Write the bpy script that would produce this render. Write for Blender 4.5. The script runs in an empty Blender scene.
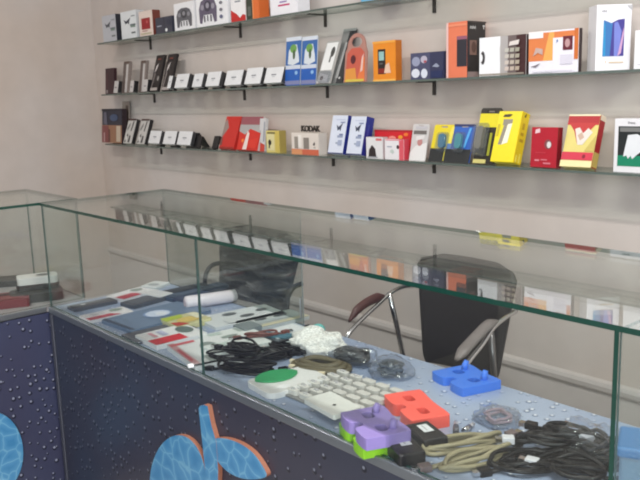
import bpy, bmesh, math, random
from mathutils import Vector, Matrix, noise
random.seed(7)
SC = bpy.context.scene
COL = SC.collection
PI = math.pi

# ------------------------------------------------------------------ camera (solved from the photograph)
FPX = 774.74
CAM = Vector((0.0, -2.389, 1.33))
def _rot(yaw, pitch, roll):
    cy, sy = math.cos(yaw), math.sin(yaw)
    f = Vector((-sy, cy, 0)); r = Vector((cy, sy, 0)); u = Vector((0, 0, 1))
    f2 = f*math.cos(pitch) - u*math.sin(pitch); u2 = u*math.cos(pitch) + f*math.sin(pitch)
    return r*math.cos(roll) + u2*math.sin(roll), u2*math.cos(roll) - r*math.sin(roll), f2
RR, UU, FF = _rot(0.8554, 0.1837, -0.0302)
def ray(u, v): return FF*FPX + RR*(u-320) + UU*(240-v)
def on_y(u, v, y): d = ray(u, v); return CAM + d*((y-CAM.y)/d.y)
def on_z(u, v, z): d = ray(u, v); return CAM + d*((z-CAM.z)/d.z)
def on_x(u, v, x): d = ray(u, v); return CAM + d*((x-CAM.x)/d.x)

# measured places
Z_TOP, Z_DECK = 1.0205, 0.676
YF, YB = -1.450, -1.000
XL = -2.441
SHELF = {'top': 1.692, 'mid': 1.380, 'bot': 1.072}
X_CORNER = -4.99
Z_TRIM = 0.321

# ------------------------------------------------------------------ materials
def lin(c):
    def f(x):
        x /= 255.0
        return x/12.92 if x <= 0.04045 else ((x+0.055)/1.055)**2.4
    return (f(c[0]), f(c[1]), f(c[2]), 1)
MATS = {}
def mat(col, rough=0.5, metal=0.0, var=0.06, scale=25.0, spec=0.5, bump=0.0, coat=0.0):
    key = (tuple(col), rough, metal, var, scale, spec, bump, coat)
    if key in MATS: return MATS[key]
    m = bpy.data.materials.new('paint_%d' % len(MATS)); m.use_nodes = True
    nt = m.node_tree; b = nt.nodes['Principled BSDF']
    b.inputs['Roughness'].default_value = rough
    b.inputs['Metallic'].default_value = metal
    b.inputs['Specular IOR Level'].default_value = spec
    if coat: b.inputs['Coat Weight'].default_value = coat
    tc = nt.nodes.new('ShaderNodeTexCoord'); nz = nt.nodes.new('ShaderNodeTexNoise')
    nz.inputs['Scale'].default_value = scale; nz.inputs['Detail'].default_value = 3
    nt.links.new(tc.outputs['Object'], nz.inputs['Vector'])
    mx = nt.nodes.new('ShaderNodeMix'); mx.data_type = 'RGBA'
    c = lin(col)
    mx.inputs['A'].default_value = tuple(x*(1-var) for x in c[:3]) + (1,)
    mx.inputs['B'].default_value = tuple(min(1, x*(1+var)) for x in c[:3]) + (1,)
    nt.links.new(nz.outputs['Fac'], mx.inputs['Factor'])
    nt.links.new(mx.outputs['Result'], b.inputs['Base Color'])
    if bump:
        bp = nt.nodes.new('ShaderNodeBump'); bp.inputs['Strength'].default_value = bump; bp.inputs['Distance'].default_value = 0.002
        nt.links.new(nz.outputs['Fac'], bp.inputs['Height']); nt.links.new(bp.outputs['Normal'], b.inputs['Normal'])
    MATS[key] = m
    return m

def glass_mat(name, tint, ior=1.5, rough=0.0, haze=0.0, hazecol=(220, 225, 225)):
    """clear sheet: tinted transparency plus Fresnel reflection, the same on both faces of the sheet"""
    m = bpy.data.materials.new(name); m.use_nodes = True
    nt = m.node_tree; nt.nodes.clear()
    out = nt.nodes.new('ShaderNodeOutputMaterial'); tr = nt.nodes.new('ShaderNodeBsdfTransparent')
    gl = nt.nodes.new('ShaderNodeBsdfGlossy'); fr = nt.nodes.new('ShaderNodeFresnel'); ge = nt.nodes.new('ShaderNodeNewGeometry')
    mi = nt.nodes.new('ShaderNodeMix'); mi.data_type = 'FLOAT'
    mi.inputs['A'].default_value = ior; mi.inputs['B'].default_value = 1/ior
    nt.links.new(ge.outputs['Backfacing'], mi.inputs['Factor']); nt.links.new(mi.outputs['Result'], fr.inputs['IOR'])
    tr.inputs['Color'].default_value = lin(tint); gl.inputs['Roughness'].default_value = rough
    gl.inputs['Color'].default_value = (0.95, 0.97, 0.96, 1)
    ms = nt.nodes.new('ShaderNodeMixShader')
    nt.links.new(fr.outputs['Fac'], ms.inputs['Fac']); nt.links.new(tr.outputs[0], ms.inputs[1]); nt.links.new(gl.outputs[0], ms.inputs[2])
    last = ms
    if haze:
        df = nt.nodes.new('ShaderNodeBsdfDiffuse'); df.inputs['Color'].default_value = lin(hazecol)
        nz = nt.nodes.new('ShaderNodeTexNoise'); nz.inputs['Scale'].default_value = 30
        mm = nt.nodes.new('ShaderNodeMath'); mm.operation = 'MULTIPLY'; mm.inputs[1].default_value = haze*2
        nt.links.new(nz.outputs['Fac'], mm.inputs[0])
        m2 = nt.nodes.new('ShaderNodeMixShader'); nt.links.new(mm.outputs[0], m2.inputs['Fac'])
        nt.links.new(ms.outputs[0], m2.inputs[1]); nt.links.new(df.outputs[0], m2.inputs[2]); last = m2
    nt.links.new(last.outputs[0], out.inputs['Surface'])
    return m
GLASS = glass_mat('counter_glass', (248, 250, 249), ior=1.40, haze=0.005)
GLASS_TOP = glass_mat('counter_top_glass', (247, 250, 249), haze=0.01)
GLASS_SHELF = glass_mat('shelf_glass', (234, 242, 238), haze=0.035, hazecol=(190, 200, 195))
GLASS_DOOR = glass_mat('sliding_glass', (232, 237, 235), ior=1.30, haze=0.03, hazecol=(170, 174, 174))
BAG2 = glass_mat('thin_clear_film', (240, 242, 246), haze=0.02, rough=0.08)
CLEAR = glass_mat('clear_plastic', (238, 240, 243), haze=0.06, rough=0.08)
BAG = glass_mat('clear_bag', (232, 235, 240), haze=0.05, rough=0.12)
MILKY = glass_mat('milky_bag', (235, 238, 240), haze=0.75, rough=0.35, hazecol=(245, 244, 238))
EDGE = mat((22, 62, 52), 0.15, 0, 0.15)
EDGE_S = mat((92, 102, 96), 0.2, 0, 0.15)

def print_mat(name, base, alt, dark, light, scale, big=2.0, rough=0.35, dens=0.5, axes='XZ', hl=0.6):
    """printed vinyl: water drops over a two-tone ground; the drops are slightly raised"""
    m = bpy.data.materials.new(name); m.use_nodes = True
    nt = m.node_tree; N = nt.nodes; L = nt.links; b = N['Principled BSDF']
    b.inputs['Roughness'].default_value = rough
    tc = N.new('ShaderNodeTexCoord')
    nz = N.new('ShaderNodeTexNoise'); nz.inputs['Scale'].default_value = big; L.new(tc.outputs['Object'], nz.inputs['Vector'])
    rp = N.new('ShaderNodeValToRGB'); rp.color_ramp.elements[0].position = 0.42; rp.color_ramp.elements[1].position = 0.68
    rp.color_ramp.elements[0].color = lin(base); rp.color_ramp.elements[1].color = lin(alt)
    L.new(nz.outputs['Fac'], rp.inputs['Fac'])
    sx = N.new('ShaderNodeSeparateXYZ'); L.new(tc.outputs['Object'], sx.inputs[0]); flat2 = N.new('ShaderNodeCombineXYZ')
    L.new(sx.outputs[axes[0]], flat2.inputs['X']); L.new(sx.outputs[axes[1]], flat2.inputs['Y'])
    def drops(off):
        mp = N.new('ShaderNodeMapping'); mp.inputs['Location'].default_value = off
        L.new(flat2.outputs[0], mp.inputs['Vector'])
        v = N.new('ShaderNodeTexVoronoi'); v.voronoi_dimensions = '2D'; v.inputs['Scale'].default_value = scale; L.new(mp.outputs['Vector'], v.inputs['Vector'])
        s = N.new('ShaderNodeSeparateColor'); L.new(v.outputs['Color'], s.inputs['Color'])
        return v.outputs['Distance'], s.outputs['Red'], s.outputs['Green']
    def mth(op, a, b_, clamp=False):
        n = N.new('ShaderNodeMath'); n.operation = op; n.use_clamp = clamp
        for i, x in enumerate((a, b_)):
            if isinstance(x, (int, float)): n.inputs[i].default_value = x
            else: L.new(x, n.inputs[i])
        return n.outputs[0]
    d1, r1, g1 = drops((0, 0, 0))
    keep = mth('GREATER_THAN', g1, 1-dens)
    rad = mth('ADD', mth('MULTIPLY', r1, 0.16), 0.16)
    body = mth('MULTIPLY', mth('MULTIPLY', mth('SUBTRACT', rad, d1), 12.0, True), keep)
    k = 0.09/scale
    d2, r2, g2 = drops((k*0.5, -k, 0))
    keep2 = mth('GREATER_THAN', g2, 1-dens)
    hi = mth('MULTIPLY', mth('MULTIPLY', mth('SUBTRACT', mth('MULTIPLY', mth('ADD', mth('MULTIPLY', r2, 0.16), 0.16), 0.55), d2), 14.0, True), keep2)
    m1 = N.new('ShaderNodeMix'); m1.data_type = 'RGBA'; L.new(mth('MULTIPLY', body, 0.9), m1.inputs['Factor']); L.new(rp.outputs['Color'], m1.inputs['A']); m1.inputs['B'].default_value = lin(dark)
    m2 = N.new('ShaderNodeMix'); m2.data_type = 'RGBA'; L.new(mth('MULTIPLY', hi, hl), m2.inputs['Factor']); L.new(m1.outputs['Result'], m2.inputs['A']); m2.inputs['B'].default_value = lin(light)
    L.new(m2.outputs['Result'], b.inputs['Base Color'])
    bp = N.new('ShaderNodeBump'); bp.inputs['Strength'].default_value = 0.35; bp.inputs['Distance'].default_value = 0.002
    L.new(body, bp.inputs['Height']); L.new(bp.outputs['Normal'], b.inputs['Normal'])
    return m
PANEL = print_mat('drop_print_navy', (55, 55, 69), (50, 62, 80), (20, 21, 33), (150, 154, 170), 36, 1.8, dens=0.55)
PANEL_SIDE = print_mat('drop_print_violet', (60, 61, 84), (60, 67, 94), (22, 23, 40), (180, 184, 206), 34, 1.8, dens=0.75, axes='YZ')
DECKM = print_mat('drop_print_blue', (146, 160, 186), (168, 181, 203), (106, 120, 148), (240, 244, 250), 36, 3.0, 0.3, 0.5, axes='XY', hl=0.9)

def water_mat():
    m = bpy.data.materials.new('rippled_water_print'); m.use_nodes = True
    nt = m.node_tree; N = nt.nodes; L = nt.links; b = N['Principled BSDF']; b.inputs['Roughness'].default_value = 0.35
    tc = N.new('ShaderNodeTexCoord'); nz = N.new('ShaderNodeTexNoise'); nz.inputs['Scale'].default_value = 9
    L.new(tc.outputs['Object'], nz.inputs['Vector'])
    va = N.new('ShaderNodeVectorMath'); va.operation = 'MULTIPLY_ADD'; va.inputs[1].default_value = (0.07,)*3
    L.new(nz.outputs['Color'], va.inputs[0]); L.new(tc.outputs['Object'], va.inputs[2])
    v = N.new('ShaderNodeTexVoronoi'); v.feature = 'DISTANCE_TO_EDGE'; v.inputs['Scale'].default_value = 20; L.new(va.outputs[0], v.inputs['Vector'])
    rp = N.new('ShaderNodeValToRGB'); e = rp.color_ramp.elements
    e[0].position = 0.0; e[0].color = lin((116, 170, 198)); e[1].position = 0.35; e[1].color = lin((62, 128, 174))
    x = e.new(0.05); x.color = lin((82, 144, 186))
    L.new(v.outputs['Distance'], rp.inputs['Fac']); L.new(rp.outputs['Color'], b.inputs['Base Color'])
    return m
WATER = water_mat()

def wall_mat():
    m = bpy.data.materials.new('wall_tiles_matte'); m.use_nodes = True
    nt = m.node_tree; N = nt.nodes; L = nt.links; b = N['Principled BSDF']; b.inputs['Roughness'].default_value = 0.75
    b.inputs['Specular IOR Level'].default_value = 0.25
    tc = N.new('ShaderNodeTexCoord')
    n1 = N.new('ShaderNodeTexNoise'); n1.inputs['Scale'].default_value = 1.3; n1.inputs['Detail'].default_value = 2; L.new(tc.outputs['Object'], n1.inputs['Vector'])
    n2 = N.new('ShaderNodeTexNoise'); n2.inputs['Scale'].default_value = 9; n2.inputs['Detail'].default_value = 4; L.new(tc.outputs['Object'], n2.inputs['Vector'])
    rp = N.new('ShaderNodeValToRGB'); e = rp.color_ramp.elements
    e[0].position = 0.35; e[0].color = lin((206, 193, 183)); e[1].position = 0.65; e[1].color = lin((212, 204, 199))
    L.new(n1.outputs['Fac'], rp.inputs['Fac'])
    mx = N.new('ShaderNodeMix'); mx.data_type = 'RGBA'; mx.blend_type = 'MULTIPLY'; mx.inputs['Factor'].default_value = 0.14
    L.new(rp.outputs['Color'], mx.inputs['A']); L.new(n2.outputs['Fac'], mx.inputs['B'])
    L.new(mx.outputs['Result'], b.inputs['Base Color'])
    return m
WALL = wall_mat()
CHROME = mat((205, 205, 206), 0.18, 1.0, 0.03)
ALU = mat((168, 170, 172), 0.32, 1.0, 0.05)
BLACK = mat((24, 24, 27), 0.42, 0, 0.2)
BLACKG = mat((20, 20, 24), 0.2, 0, 0.2)
WHITE = mat((236, 236, 236), 0.45)

# ------------------------------------------------------------------ object helpers
def link(name, me, parent=None, mats=()):
    o = bpy.data.objects.new(name, me); COL.objects.link(o)
    if parent is not None: o.parent = parent
    for m in mats: me.materials.append(m)
    return o
def obj(name, bm, mats, parent=None, smooth=False, bevel=0.0, seg=2):
    me = bpy.data.meshes.new(name)
    bmesh.ops.recalc_face_normals(bm, faces=bm.faces[:])
    bm.to_mesh(me); bm.free()
    if not isinstance(mats, (list, tuple)): mats = [mats]
    o = link(name, me, parent, mats)
    if smooth:
        for p in me.polygons: p.use_smooth = True
    if bevel:
        md = o.modifiers.new('bevel', 'BEVEL'); md.width = bevel; md.segments = seg; md.limit_method = 'ANGLE'
    return o
def tag(o, label=None, cat=None, group=None, kind=None):
    if label: o['label'] = label
    if cat: o['category'] = cat
    if group: o['group'] = group
    if kind: o['kind'] = kind
    return o
def empty(name, loc, rz=0.0, label=None, cat=None, group=None, rx=0.0):
    o = bpy.data.objects.new(name, None); COL.objects.link(o)
    o.location = loc; o.rotation_euler = (rx, 0, rz); o.empty_display_size = 0.05
    return tag(o, label, cat, group)
def copy_tree(o, parent=None):
    c = o.copy(); COL.objects.link(c)
    if parent is not None: c.parent = parent
    for ch in list(o.children): copy_tree(ch, c)
    return c
def add_box(bm, x0, x1, y0, y1, z0, z1, mi=0, M=None):
    vs = [bm.verts.new((x, y, z)) for x in (x0, x1) for y in (y0, y1) for z in (z0, z1)]
    if M is not None:
        for v in vs: v.co = M @ v.co
    q = [(0, 1, 3, 2), (4, 6, 7, 5), (0, 4, 5, 1), (2, 3, 7, 6), (0, 2, 6, 4), (1, 5, 7, 3)]
    fs = []
    for i in q:
        f = bm.faces.new([vs[k] for k in i]); f.material_index = mi; fs.append(f)
    return fs        # order: -x, +x, -y, +y, -z, +z
def box_bm(*a):
    bm = bmesh.new(); add_box(bm, *a); return bm
def catmull(pts, n=6, closed=False):
    P = [Vector(p) for p in pts]; out = []
    m = len(P)
    rng = range(m if closed else m-1)
    for i in rng:
        p0 = P[(i-1) % m] if closed or i > 0 else P[0]*2-P[1]
        p1 = P[i]; p2 = P[(i+1) % m]
        p3 = P[(i+2) % m] if closed or i+2 < m else P[-1]*2-P[-2]
        for k in range(n):
            t = k/n
            out.append(0.5*((2*p1)+(p2-p0)*t+(2*p0-5*p1+4*p2-p3)*t*t+(3*p1-p0-3*p2+p3)*t**3))
    if not closed: out.append(P[-1])
    return out
def add_tube(bm, pts, r, seg=8, closed=False, mi=0, flat=1.0):
    P = [Vector(p) for p in pts]; n = len(P); rings = []
    up = Vector((0.13, 0.07, 1)).normalized()
    for i, p in enumerate(P):
        a = P[(i-1) % n] if closed or i > 0 else p
        b = P[(i+1) % n] if closed or i < n-1 else p
        t = (b-a)
        if t.length < 1e-9: t = Vector((1, 0, 0))
        t.normalize()
        s = t.cross(up)
        if s.length < 0.05: s = t.cross(Vector((1, 0, 0)))
        s.normalize(); w = s.cross(t)
        rr = r[i] if isinstance(r, (list, tuple)) else r
        rings.append([bm.verts.new(p + s*math.cos(2*PI*k/seg)*rr + w*math.sin(2*PI*k/seg)*rr*flat) for k in range(seg)])
    for i in range(n if closed else n-1):
        A, B = rings[i], rings[(i+1) % n]
        for k in range(seg):
            f = bm.faces.new((A[k], A[(k+1) % seg], B[(k+1) % seg], B[k])); f.material_index = mi; f.smooth = True
    if not closed:
        for R_ in (rings[0], rings[-1]):
            f = bm.faces.new(R_); f.material_index = mi
def tube_bm(pts, r, seg=8, closed=False, flat=1.0):
    bm = bmesh.new(); add_tube(bm, pts, r, seg, closed, 0, flat); return bm
def prism_bm(loops, z0, z1, mi_side=0, mi_cap=0):
    """outline (first loop) with holes (the rest), in the xy plane, from z0 to z1"""
    bm = bmesh.new(); es = []
    for lp in loops:
        vs = [bm.verts.new((x, y, z0)) for x, y in lp]
        es += [bm.edges.new((vs[i], vs[(i+1) % len(vs)])) for i in range(len(vs))]
    g = bmesh.ops.triangle_fill(bm, edges=es, use_beauty=True, use_dissolve=False)
    fs = [x for x in g['geom'] if isinstance(x, bmesh.types.BMFace)]
    for f in fs: f.material_index = mi_cap
    ex = bmesh.ops.extrude_face_region(bm, geom=fs)
    for v in ex['geom']:
        if isinstance(v, bmesh.types.BMVert): v.co.z = z1
    for f in bm.faces:
        f.normal_update()
        f.material_index = mi_cap if abs(f.normal.z) > 0.9 else mi_side
    return bm
def ell(cx, cy, rx, ry, n=24, a0=0):
    return [(cx+rx*math.cos(2*PI*i/n+a0), cy+ry*math.sin(2*PI*i/n+a0)) for i in range(n)]
def rrect(x0, y0, x1, y1, r, n=5):
    out = []
    for (cx, cy, a) in ((x1-r, y1-r, 0), (x0+r, y1-r, 90), (x0+r, y0+r, 180), (x1-r, y0+r, 270)):
        for k in range(n+1):
            t = math.radians(a+90*k/n); out.append((cx+r*math.cos(t), cy+r*math.sin(t)))
    return out
def art(parent, spec, W, H, plane='front', off=0.0, name='printed_front', rough=0.4, x0=None):
    """flat printing on a face: coloured shapes in face units 0..1, each layer a hair above the last"""
    bm = bmesh.new(); ms = []; k = 0; texts = []
    xa = -W/2 if x0 is None else x0
    for s in spec:
        t, col = s[0], s[-1]
        if t == 't': texts.append(s); continue
        if t == 'r': pts = [(s[1], s[2]), (s[3], s[2]), (s[3], s[4]), (s[1], s[4])]
        elif t == 'e': pts = ell(s[1], s[2], s[3], s[4], 20)
        else: pts = s[1]
        k += 1; h = 0.0007 + 0.00035*k
        m = mat(tuple(col), rough)
        if m not in ms: ms.append(m)
        vs = []
        for (x, y) in pts:
            if plane == 'front': vs.append(bm.verts.new((xa+x*W, off-h, y*H)))
            elif plane == 'right': vs.append(bm.verts.new((off+h, x*W, y*H)))
            else: vs.append(bm.verts.new((xa+x*W, -H/2+y*H, off+h)))
        f = bm.faces.new(vs); f.material_index = ms.index(m)
    if bm.verts:
        me = bpy.data.meshes.new(name); bm.to_mesh(me); bm.free(); o = link(name, me, parent, ms)
    else: bm.free()
    for s in texts:
        _, txt, x, y, size, col = s
        cu = bpy.data.curves.new('lettering', 'FONT'); cu.body = txt; cu.size = size*H*1.35; cu.extrude = 0.0002
        cu.materials.append(mat(col, rough)); to = bpy.data.objects.new('lettering', cu); COL.objects.link(to); to.parent = parent
        h = 0.0012 + 0.00035*k
        if plane == 'front': to.location = (xa+x*W, off-h, y*H); to.rotation_euler = (PI/2, 0, 0)
        elif plane == 'right': to.location = (off+h, x*W, y*H); to.rotation_euler = (PI/2, 0, PI/2)
        else: to.location = (xa+x*W, -H/2+y*H, off+h)
        font_mesh(to)
def font_mesh(to):
    """lettering as a plain mesh"""
    me = bpy.data.meshes.new_from_object(to); n = to.name
    o = bpy.data.objects.new('lettering', me); COL.objects.link(o); o.parent = to.parent; o.location = to.location; o.rotation_euler = to.rotation_euler
    bpy.data.objects.remove(to); return o
def solve_box(u0, u1, vt, vb, y, zb, lean):
    p0 = on_y(u0, vb, y); p1 = on_y(u1, vb, y); uc = (u0+u1)/2
    w = p1.x-p0.x
    # height along the face, which leans back
    z0 = on_y(uc, vb, y).z; h = on_y(uc, vt, y).z-z0
    for _ in range(4):
        zt = on_y(uc + 0, vt, y + h*math.sin(lean)).z
        h = (zt-z0)/math.cos(lean)
    return (p0.x+p1.x)/2, w, h
def carton(name, label, cat, u0, u1, vt, vb, shelf, col, spec=(), d=0.06, y=-0.125, lean=0.0, side=None, rz=0.0, group=None,
           rough=0.42, right=(), bev=0.0012, topc=None):
    zb = SHELF[shelf]; x, w, h = solve_box(u0, u1, vt, vb, y, zb, lean)
    root = empty(name, (x, y, zb + d*math.sin(lean)), rz, label, cat, group, -lean)
    bm = bmesh.new(); fs = add_box(bm, -w/2, w/2, 0, d, 0, h)
    for i in (0, 1): fs[i].material_index = 1
    fs[5].material_index = 2
    obj('carton', bm, [mat(col, rough), mat(side or col, rough), mat(topc or side or col, rough)], root, bevel=bev)
    if spec: art(root, [('r', .01, .01, .99, .99, col)]+list(spec), w, h)
    if right: art(root, [('r', .01, .01, .99, .99, side or col)]+list(right), d, h, 'right', w/2, 'printed_side')
    return root
def blister(name, label, cat, u0, u1, vt, vb, shelf, col, spec, bub, item, y=-0.12, lean=0.12, group=None, tab=True, backc=None):
    """card with a hang tab, a clear bubble and the product inside it"""
    zb = SHELF[shelf]; x, w, h = solve_box(u0, u1, vt, vb, y, zb, lean)
    root = empty(name, (x, y, zb), 0, label, cat, group, -lean)
    th = 0.004
    lp = [(-w/2, 0.003), (w/2, 0.003), (w/2, h*0.97), (w/2-0.006, h), (-w/2+0.006, h), (-w/2, h*0.97)]
    hole = [(-w*0.16, h*0.94-0.003), (w*0.16, h*0.94-0.003), (w*0.16, h*0.94+0.003), (-w*0.16, h*0.94+0.003)]
    bm = prism_bm([lp, hole] if tab else [lp], 0, th)
    bm.transform(Matrix(((1, 0, 0, 0), (0, 0, 1, 0), (0, 1, 0, 0), (0, 0, 0, 1))))
    obj('backing_card', bm, mat(backc or col, 0.4), root)
    art(root, spec, w, h)
    if bub:
        bx0, bz0, bx1, bz1, dep = bub
        bm = prism_bm([rrect(-w/2+bx0*w, bz0*h, -w/2+bx1*w, bz1*h, min((bx1-bx0)*w, (bz1-bz0)*h)*0.3)], 0, dep)
        for v in bm.verts:
            if v.co.z > dep*0.5:
                cx = (-w/2+(bx0+bx1)/2*w); cz = (bz0+bz1)/2*h
                v.co.x = cx+(v.co.x-cx)*0.82; v.co.y = cz+(v.co.y-cz)*0.86
        bm.transform(Matrix(((1, 0, 0, 0), (0, 0, -1, -0.003), (0, 1, 0, 0), (0, 0, 0, 1))))
        obj('clear_bubble', bm, CLEAR, root)
        if item:
            ix0, iz0, ix1, iz1, ic, tilt = item
            iw = (ix1-ix0)*w; ih = (iz1-iz0)*h
            bm = prism_bm([rrect(-iw/2, -ih/2, iw/2, ih/2, min(iw, ih)*0.4)], 0.001, dep*0.7)
            bm.transform(Matrix.Rotation(tilt, 4, 'Z'))
            bm.transform(Matrix.Translation((-w/2+(ix0+ix1)/2*w, (iz0+iz1)/2*h, 0)))
            bm.transform(Matrix(((1, 0, 0, 0), (0, 0, -1, -0.003), (0, 1, 0, 0), (0, 0, 0, 1))))
            obj('product', bm, mat(ic, 0.3), root, bevel=0.001)
    return root
def on_deck(u, v, dz=0.0): return on_z(u, v, Z_DECK+dz)
def flat(name, label, cat, p0, p1, p2, th, col, spec=(), dz=0.0, group=None, rough=0.45, part='card', side=None, rnd=0.004, maxw=None):
    """a thin thing lying on the deck: edge p0-p1 and a point p2 on the far edge, in pixels"""
    a = on_deck(*p0); b = on_deck(*p1); c = on_deck(*p2)
    ex = (b-a); W = ex.length; ex.normalize(); ey = Vector((-ex.y, ex.x, 0)); L_ = (c-a).dot(ey)
    ctr = (a+b)/2+ey*(L_/2); rz = math.atan2(ex.y, ex.x)
    if L_ < 0: rz += PI; L_ = -L_
    root = empty(name, (ctr.x, ctr.y, Z_DECK+dz), rz, label, cat, group)
    bm = prism_bm([rrect(-W/2, -L_/2, W/2, L_/2, min(rnd, W/3, L_/3))], 0.0, th)
    for f in bm.faces:
        f.normal_update()
        f.material_index = 0 if f.normal.z > 0.9 else 1
    obj(part, bm, [mat(col, rough), mat(side or col, rough)], root, bevel=min(0.0015, th*0.3))
    if spec: art(root, spec, W, L_, 'top', th, 'printed_top')
    return root, W, L_

# ------------------------------------------------------------------ the room
def plane_struct(name, bm, m): return tag(obj(name, bm, m), kind='structure')
plane_struct('wall_back', box_bm(X_CORNER-0.12, 2.6, 0.0, 0.12, 0, 2.9), WALL)
plane_struct('wall_left', box_bm(X_CORNER-0.12, X_CORNER, -5.0, 0.0, 0, 2.9), WALL)
def floor_mat():
    m = bpy.data.materials.new('floor_tiles'); m.use_nodes = True; nt = m.node_tree; b = nt.nodes['Principled BSDF']
    b.inputs['Roughness'].default_value = 0.3
    tc = nt.nodes.new('ShaderNodeTexCoord'); br = nt.nodes.new('ShaderNodeTexBrick'); br.offset = 0
    br.inputs['Color1'].default_value = lin((176, 170, 164)); br.inputs['Color2'].default_value = lin((182, 176, 170)); br.inputs['Mortar'].default_value = lin((120, 116, 112))
    br.inputs['Scale'].default_value = 1; br.inputs['Brick Width'].default_value = 0.5; br.inputs['Row Height'].default_value = 0.5; br.inputs['Mortar Size'].default_value = 0.004
    nt.links.new(tc.outputs['Object'], br.inputs['Vector']); nt.links.new(br.outputs['Color'], b.inputs['Base Color'])
    return m
plane_struct('floor', box_bm(X_CORNER-0.12, 2.6, -5.0, 0.12, -0.1, 0.0), floor_mat())
plane_struct('ceiling', box_bm(X_CORNER-0.12, 2.6, -5.0, 0.12, 2.9, 3.0), mat((225, 222, 218), 0.8))
# rounded ledge along the top of the grey wall base
bm = bmesh.new()
prof = [(0.0, Z_TRIM-0.028), (-0.012, Z_TRIM-0.026), (-0.021, Z_TRIM-0.015), (-0.022, Z_TRIM), (-0.016, Z_TRIM+0.012), (0.0, Z_TRIM+0.018)]
va = [bm.verts.new((X_CORNER, y, z)) for y, z in prof]; vb = [bm.verts.new((2.6, y, z)) for y, z in prof]
for i in range(len(prof)): bm.faces.new((va[i], va[(i+1) % len(prof)], vb[(i+1) % len(prof)], vb[i]))
bm.faces.new(va); bm.faces.new(vb)
plane_struct('trim_1', bm, mat((196, 190, 186), 0.45))
plane_struct('baseboard_back', box_bm(X_CORNER, 2.6, -0.008, 0.0, 0, Z_TRIM-0.027), mat((206, 200, 196), 0.5))

# ------------------------------------------------------------------ wall shelves of glass, each pane with its brackets
def shelf(name_px, level, x0, x1, bx, label):
    z = SHELF[level]; sr = empty('glass_shelf', ((x0+x1)/2, -0.075, z-0.008), 0, label, 'shelf', 'glass shelf panes on the back wall')
    bm = bmesh.new(); fs = add_box(bm, -(x1-x0)/2, (x1-x0)/2, -0.075, 0.073, 0, 0.008)
    for i in (0, 1, 2, 3): fs[i].material_index = 1
    obj('glass_pane', bm, [GLASS_SHELF, EDGE_S], sr)
    for X in bx:
        bm = bmesh.new(); lx = X-(x0+x1)/2
        add_box(bm, lx-0.007, lx+0.007, -0.03, 0.075, -0.003, -0.0003)
        add_box(bm, lx-0.006, lx+0.006, 0.066, 0.075, -0.052, -0.003)
        obj('bracket', bm, mat((74, 70, 68), 0.4, 0.6), sr)
XS = [(-4.63, -3.985), (-3.98, -2.305), (-2.30, -0.62)]
BPX = {'top': [(150, 42), (240, 30), (325, 20), (434, 10)], 'mid': [(154, 97), (244, 92), (327, 90), (434, 88)], 'bot': [(161, 151), (250, 154), (333, 160), (434, 170)]}
BX = {k: [on_y(u, v, -0.006).x for u, v in q] for k, q in BPX.items()}
where = {'top': 'top shelf row', 'mid': 'middle shelf row', 'bot': 'bottom shelf row'}
what = {('top', 0): 'short glass shelf pane carrying the two white cartons and the red fronted one', ('top', 1): 'long top glass shelf pane carrying the two game controller cartons',
        ('top', 2): 'top glass shelf pane under the light blue carton, cut by the frame', ('mid', 0): 'short glass shelf pane carrying the row of slim black and silver packs',
        ('mid', 1): 'long glass shelf pane carrying the middle row of small white boxes', ('mid', 2): 'glass shelf pane carrying the orange speaker carton and white phone carton',
        ('bot', 0): 'short glass shelf pane under the dark navy pouch and striped packs', ('bot', 1): 'long glass shelf pane carrying the two white and blue cartons',
        ('bot', 2): 'glass shelf pane carrying the yellow, red and gold packs on the right'}
for lv in ('top', 'mid', 'bot'):
    for i in range(3): shelf('', lv, XS[i][0], XS[i][1], [x for x in BX[lv] if XS[i][0] < x-0.01 and x+0.01 < XS[i][1]], what[(lv, i)])

# ------------------------------------------------------------------ long display counter
def slab(name, x0, x1, y0, y1, z0, z1, face_axis, gm, parent, em=None):
    bm = bmesh.new(); fs = add_box(bm, x0, x1, y0, y1, z0, z1)
    keep = {'x': (0, 1), 'y': (2, 3), 'z': (4, 5)}[face_axis]
    for i, f in enumerate(fs): f.material_index = 0 if i in keep else 1
    return obj(name, bm, [gm, em or EDGE], parent)
X_END = 0.62
ctr = empty('display_counter', (0, 0, 0), 0, 'long glass topped display counter with dark blue water drop front panel', 'counter')
obj('front_panel', box_bm(XL+0.022, X_END, YF, YF+0.018, 0.0, Z_DECK-0.019), PANEL, ctr)
obj('deck', box_bm(XL+0.002, X_END, YF+0.004, YB, Z_DECK-0.018, Z_DECK), DECKM, ctr)
obj('side_panel', box_bm(XL+0.002, XL+0.02, YF+0.02, YB, 0, Z_DECK-0.019), PANEL, ctr)
obj('side_panel', box_bm(X_END-0.018, X_END, YF+0.02, YB, 0, Z_DECK-0.019), PANEL, ctr)
obj('metal_edging', box_bm(XL+0.004, X_END, YF-0.006, YF+0.003, Z_DECK-0.016, Z_DECK+0.004), mat((128, 134, 140), 0.35, 0.7), ctr, bevel=0.002)
obj('corner_strip', box_bm(XL+0.002, XL+0.020, YF-0.004, YF+0.012, 0, Z_DECK-0.02), mat((92, 94, 104), 0.35, 0.5), ctr, bevel=0.002)
XD1, XD2 = -1.530, -0.489
for x0, x1 in ((XL+0.001, XD1-0.0012), (XD1+0.0012, XD2-0.004), (XD2+0.004, X_END)):
    slab('front_pane', x0, x1, YF+0.004, YF+0.010, Z_DECK+0.004, Z_TOP-0.009, 'y', GLASS, ctr, mat((52, 78, 74), .2))
slab('divider_pane', XD2-0.0035, XD2+0.0035, YF+0.003, YB-0.02, Z_DECK+0.001, Z_TOP-0.009, 'x', GLASS, ctr)
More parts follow.
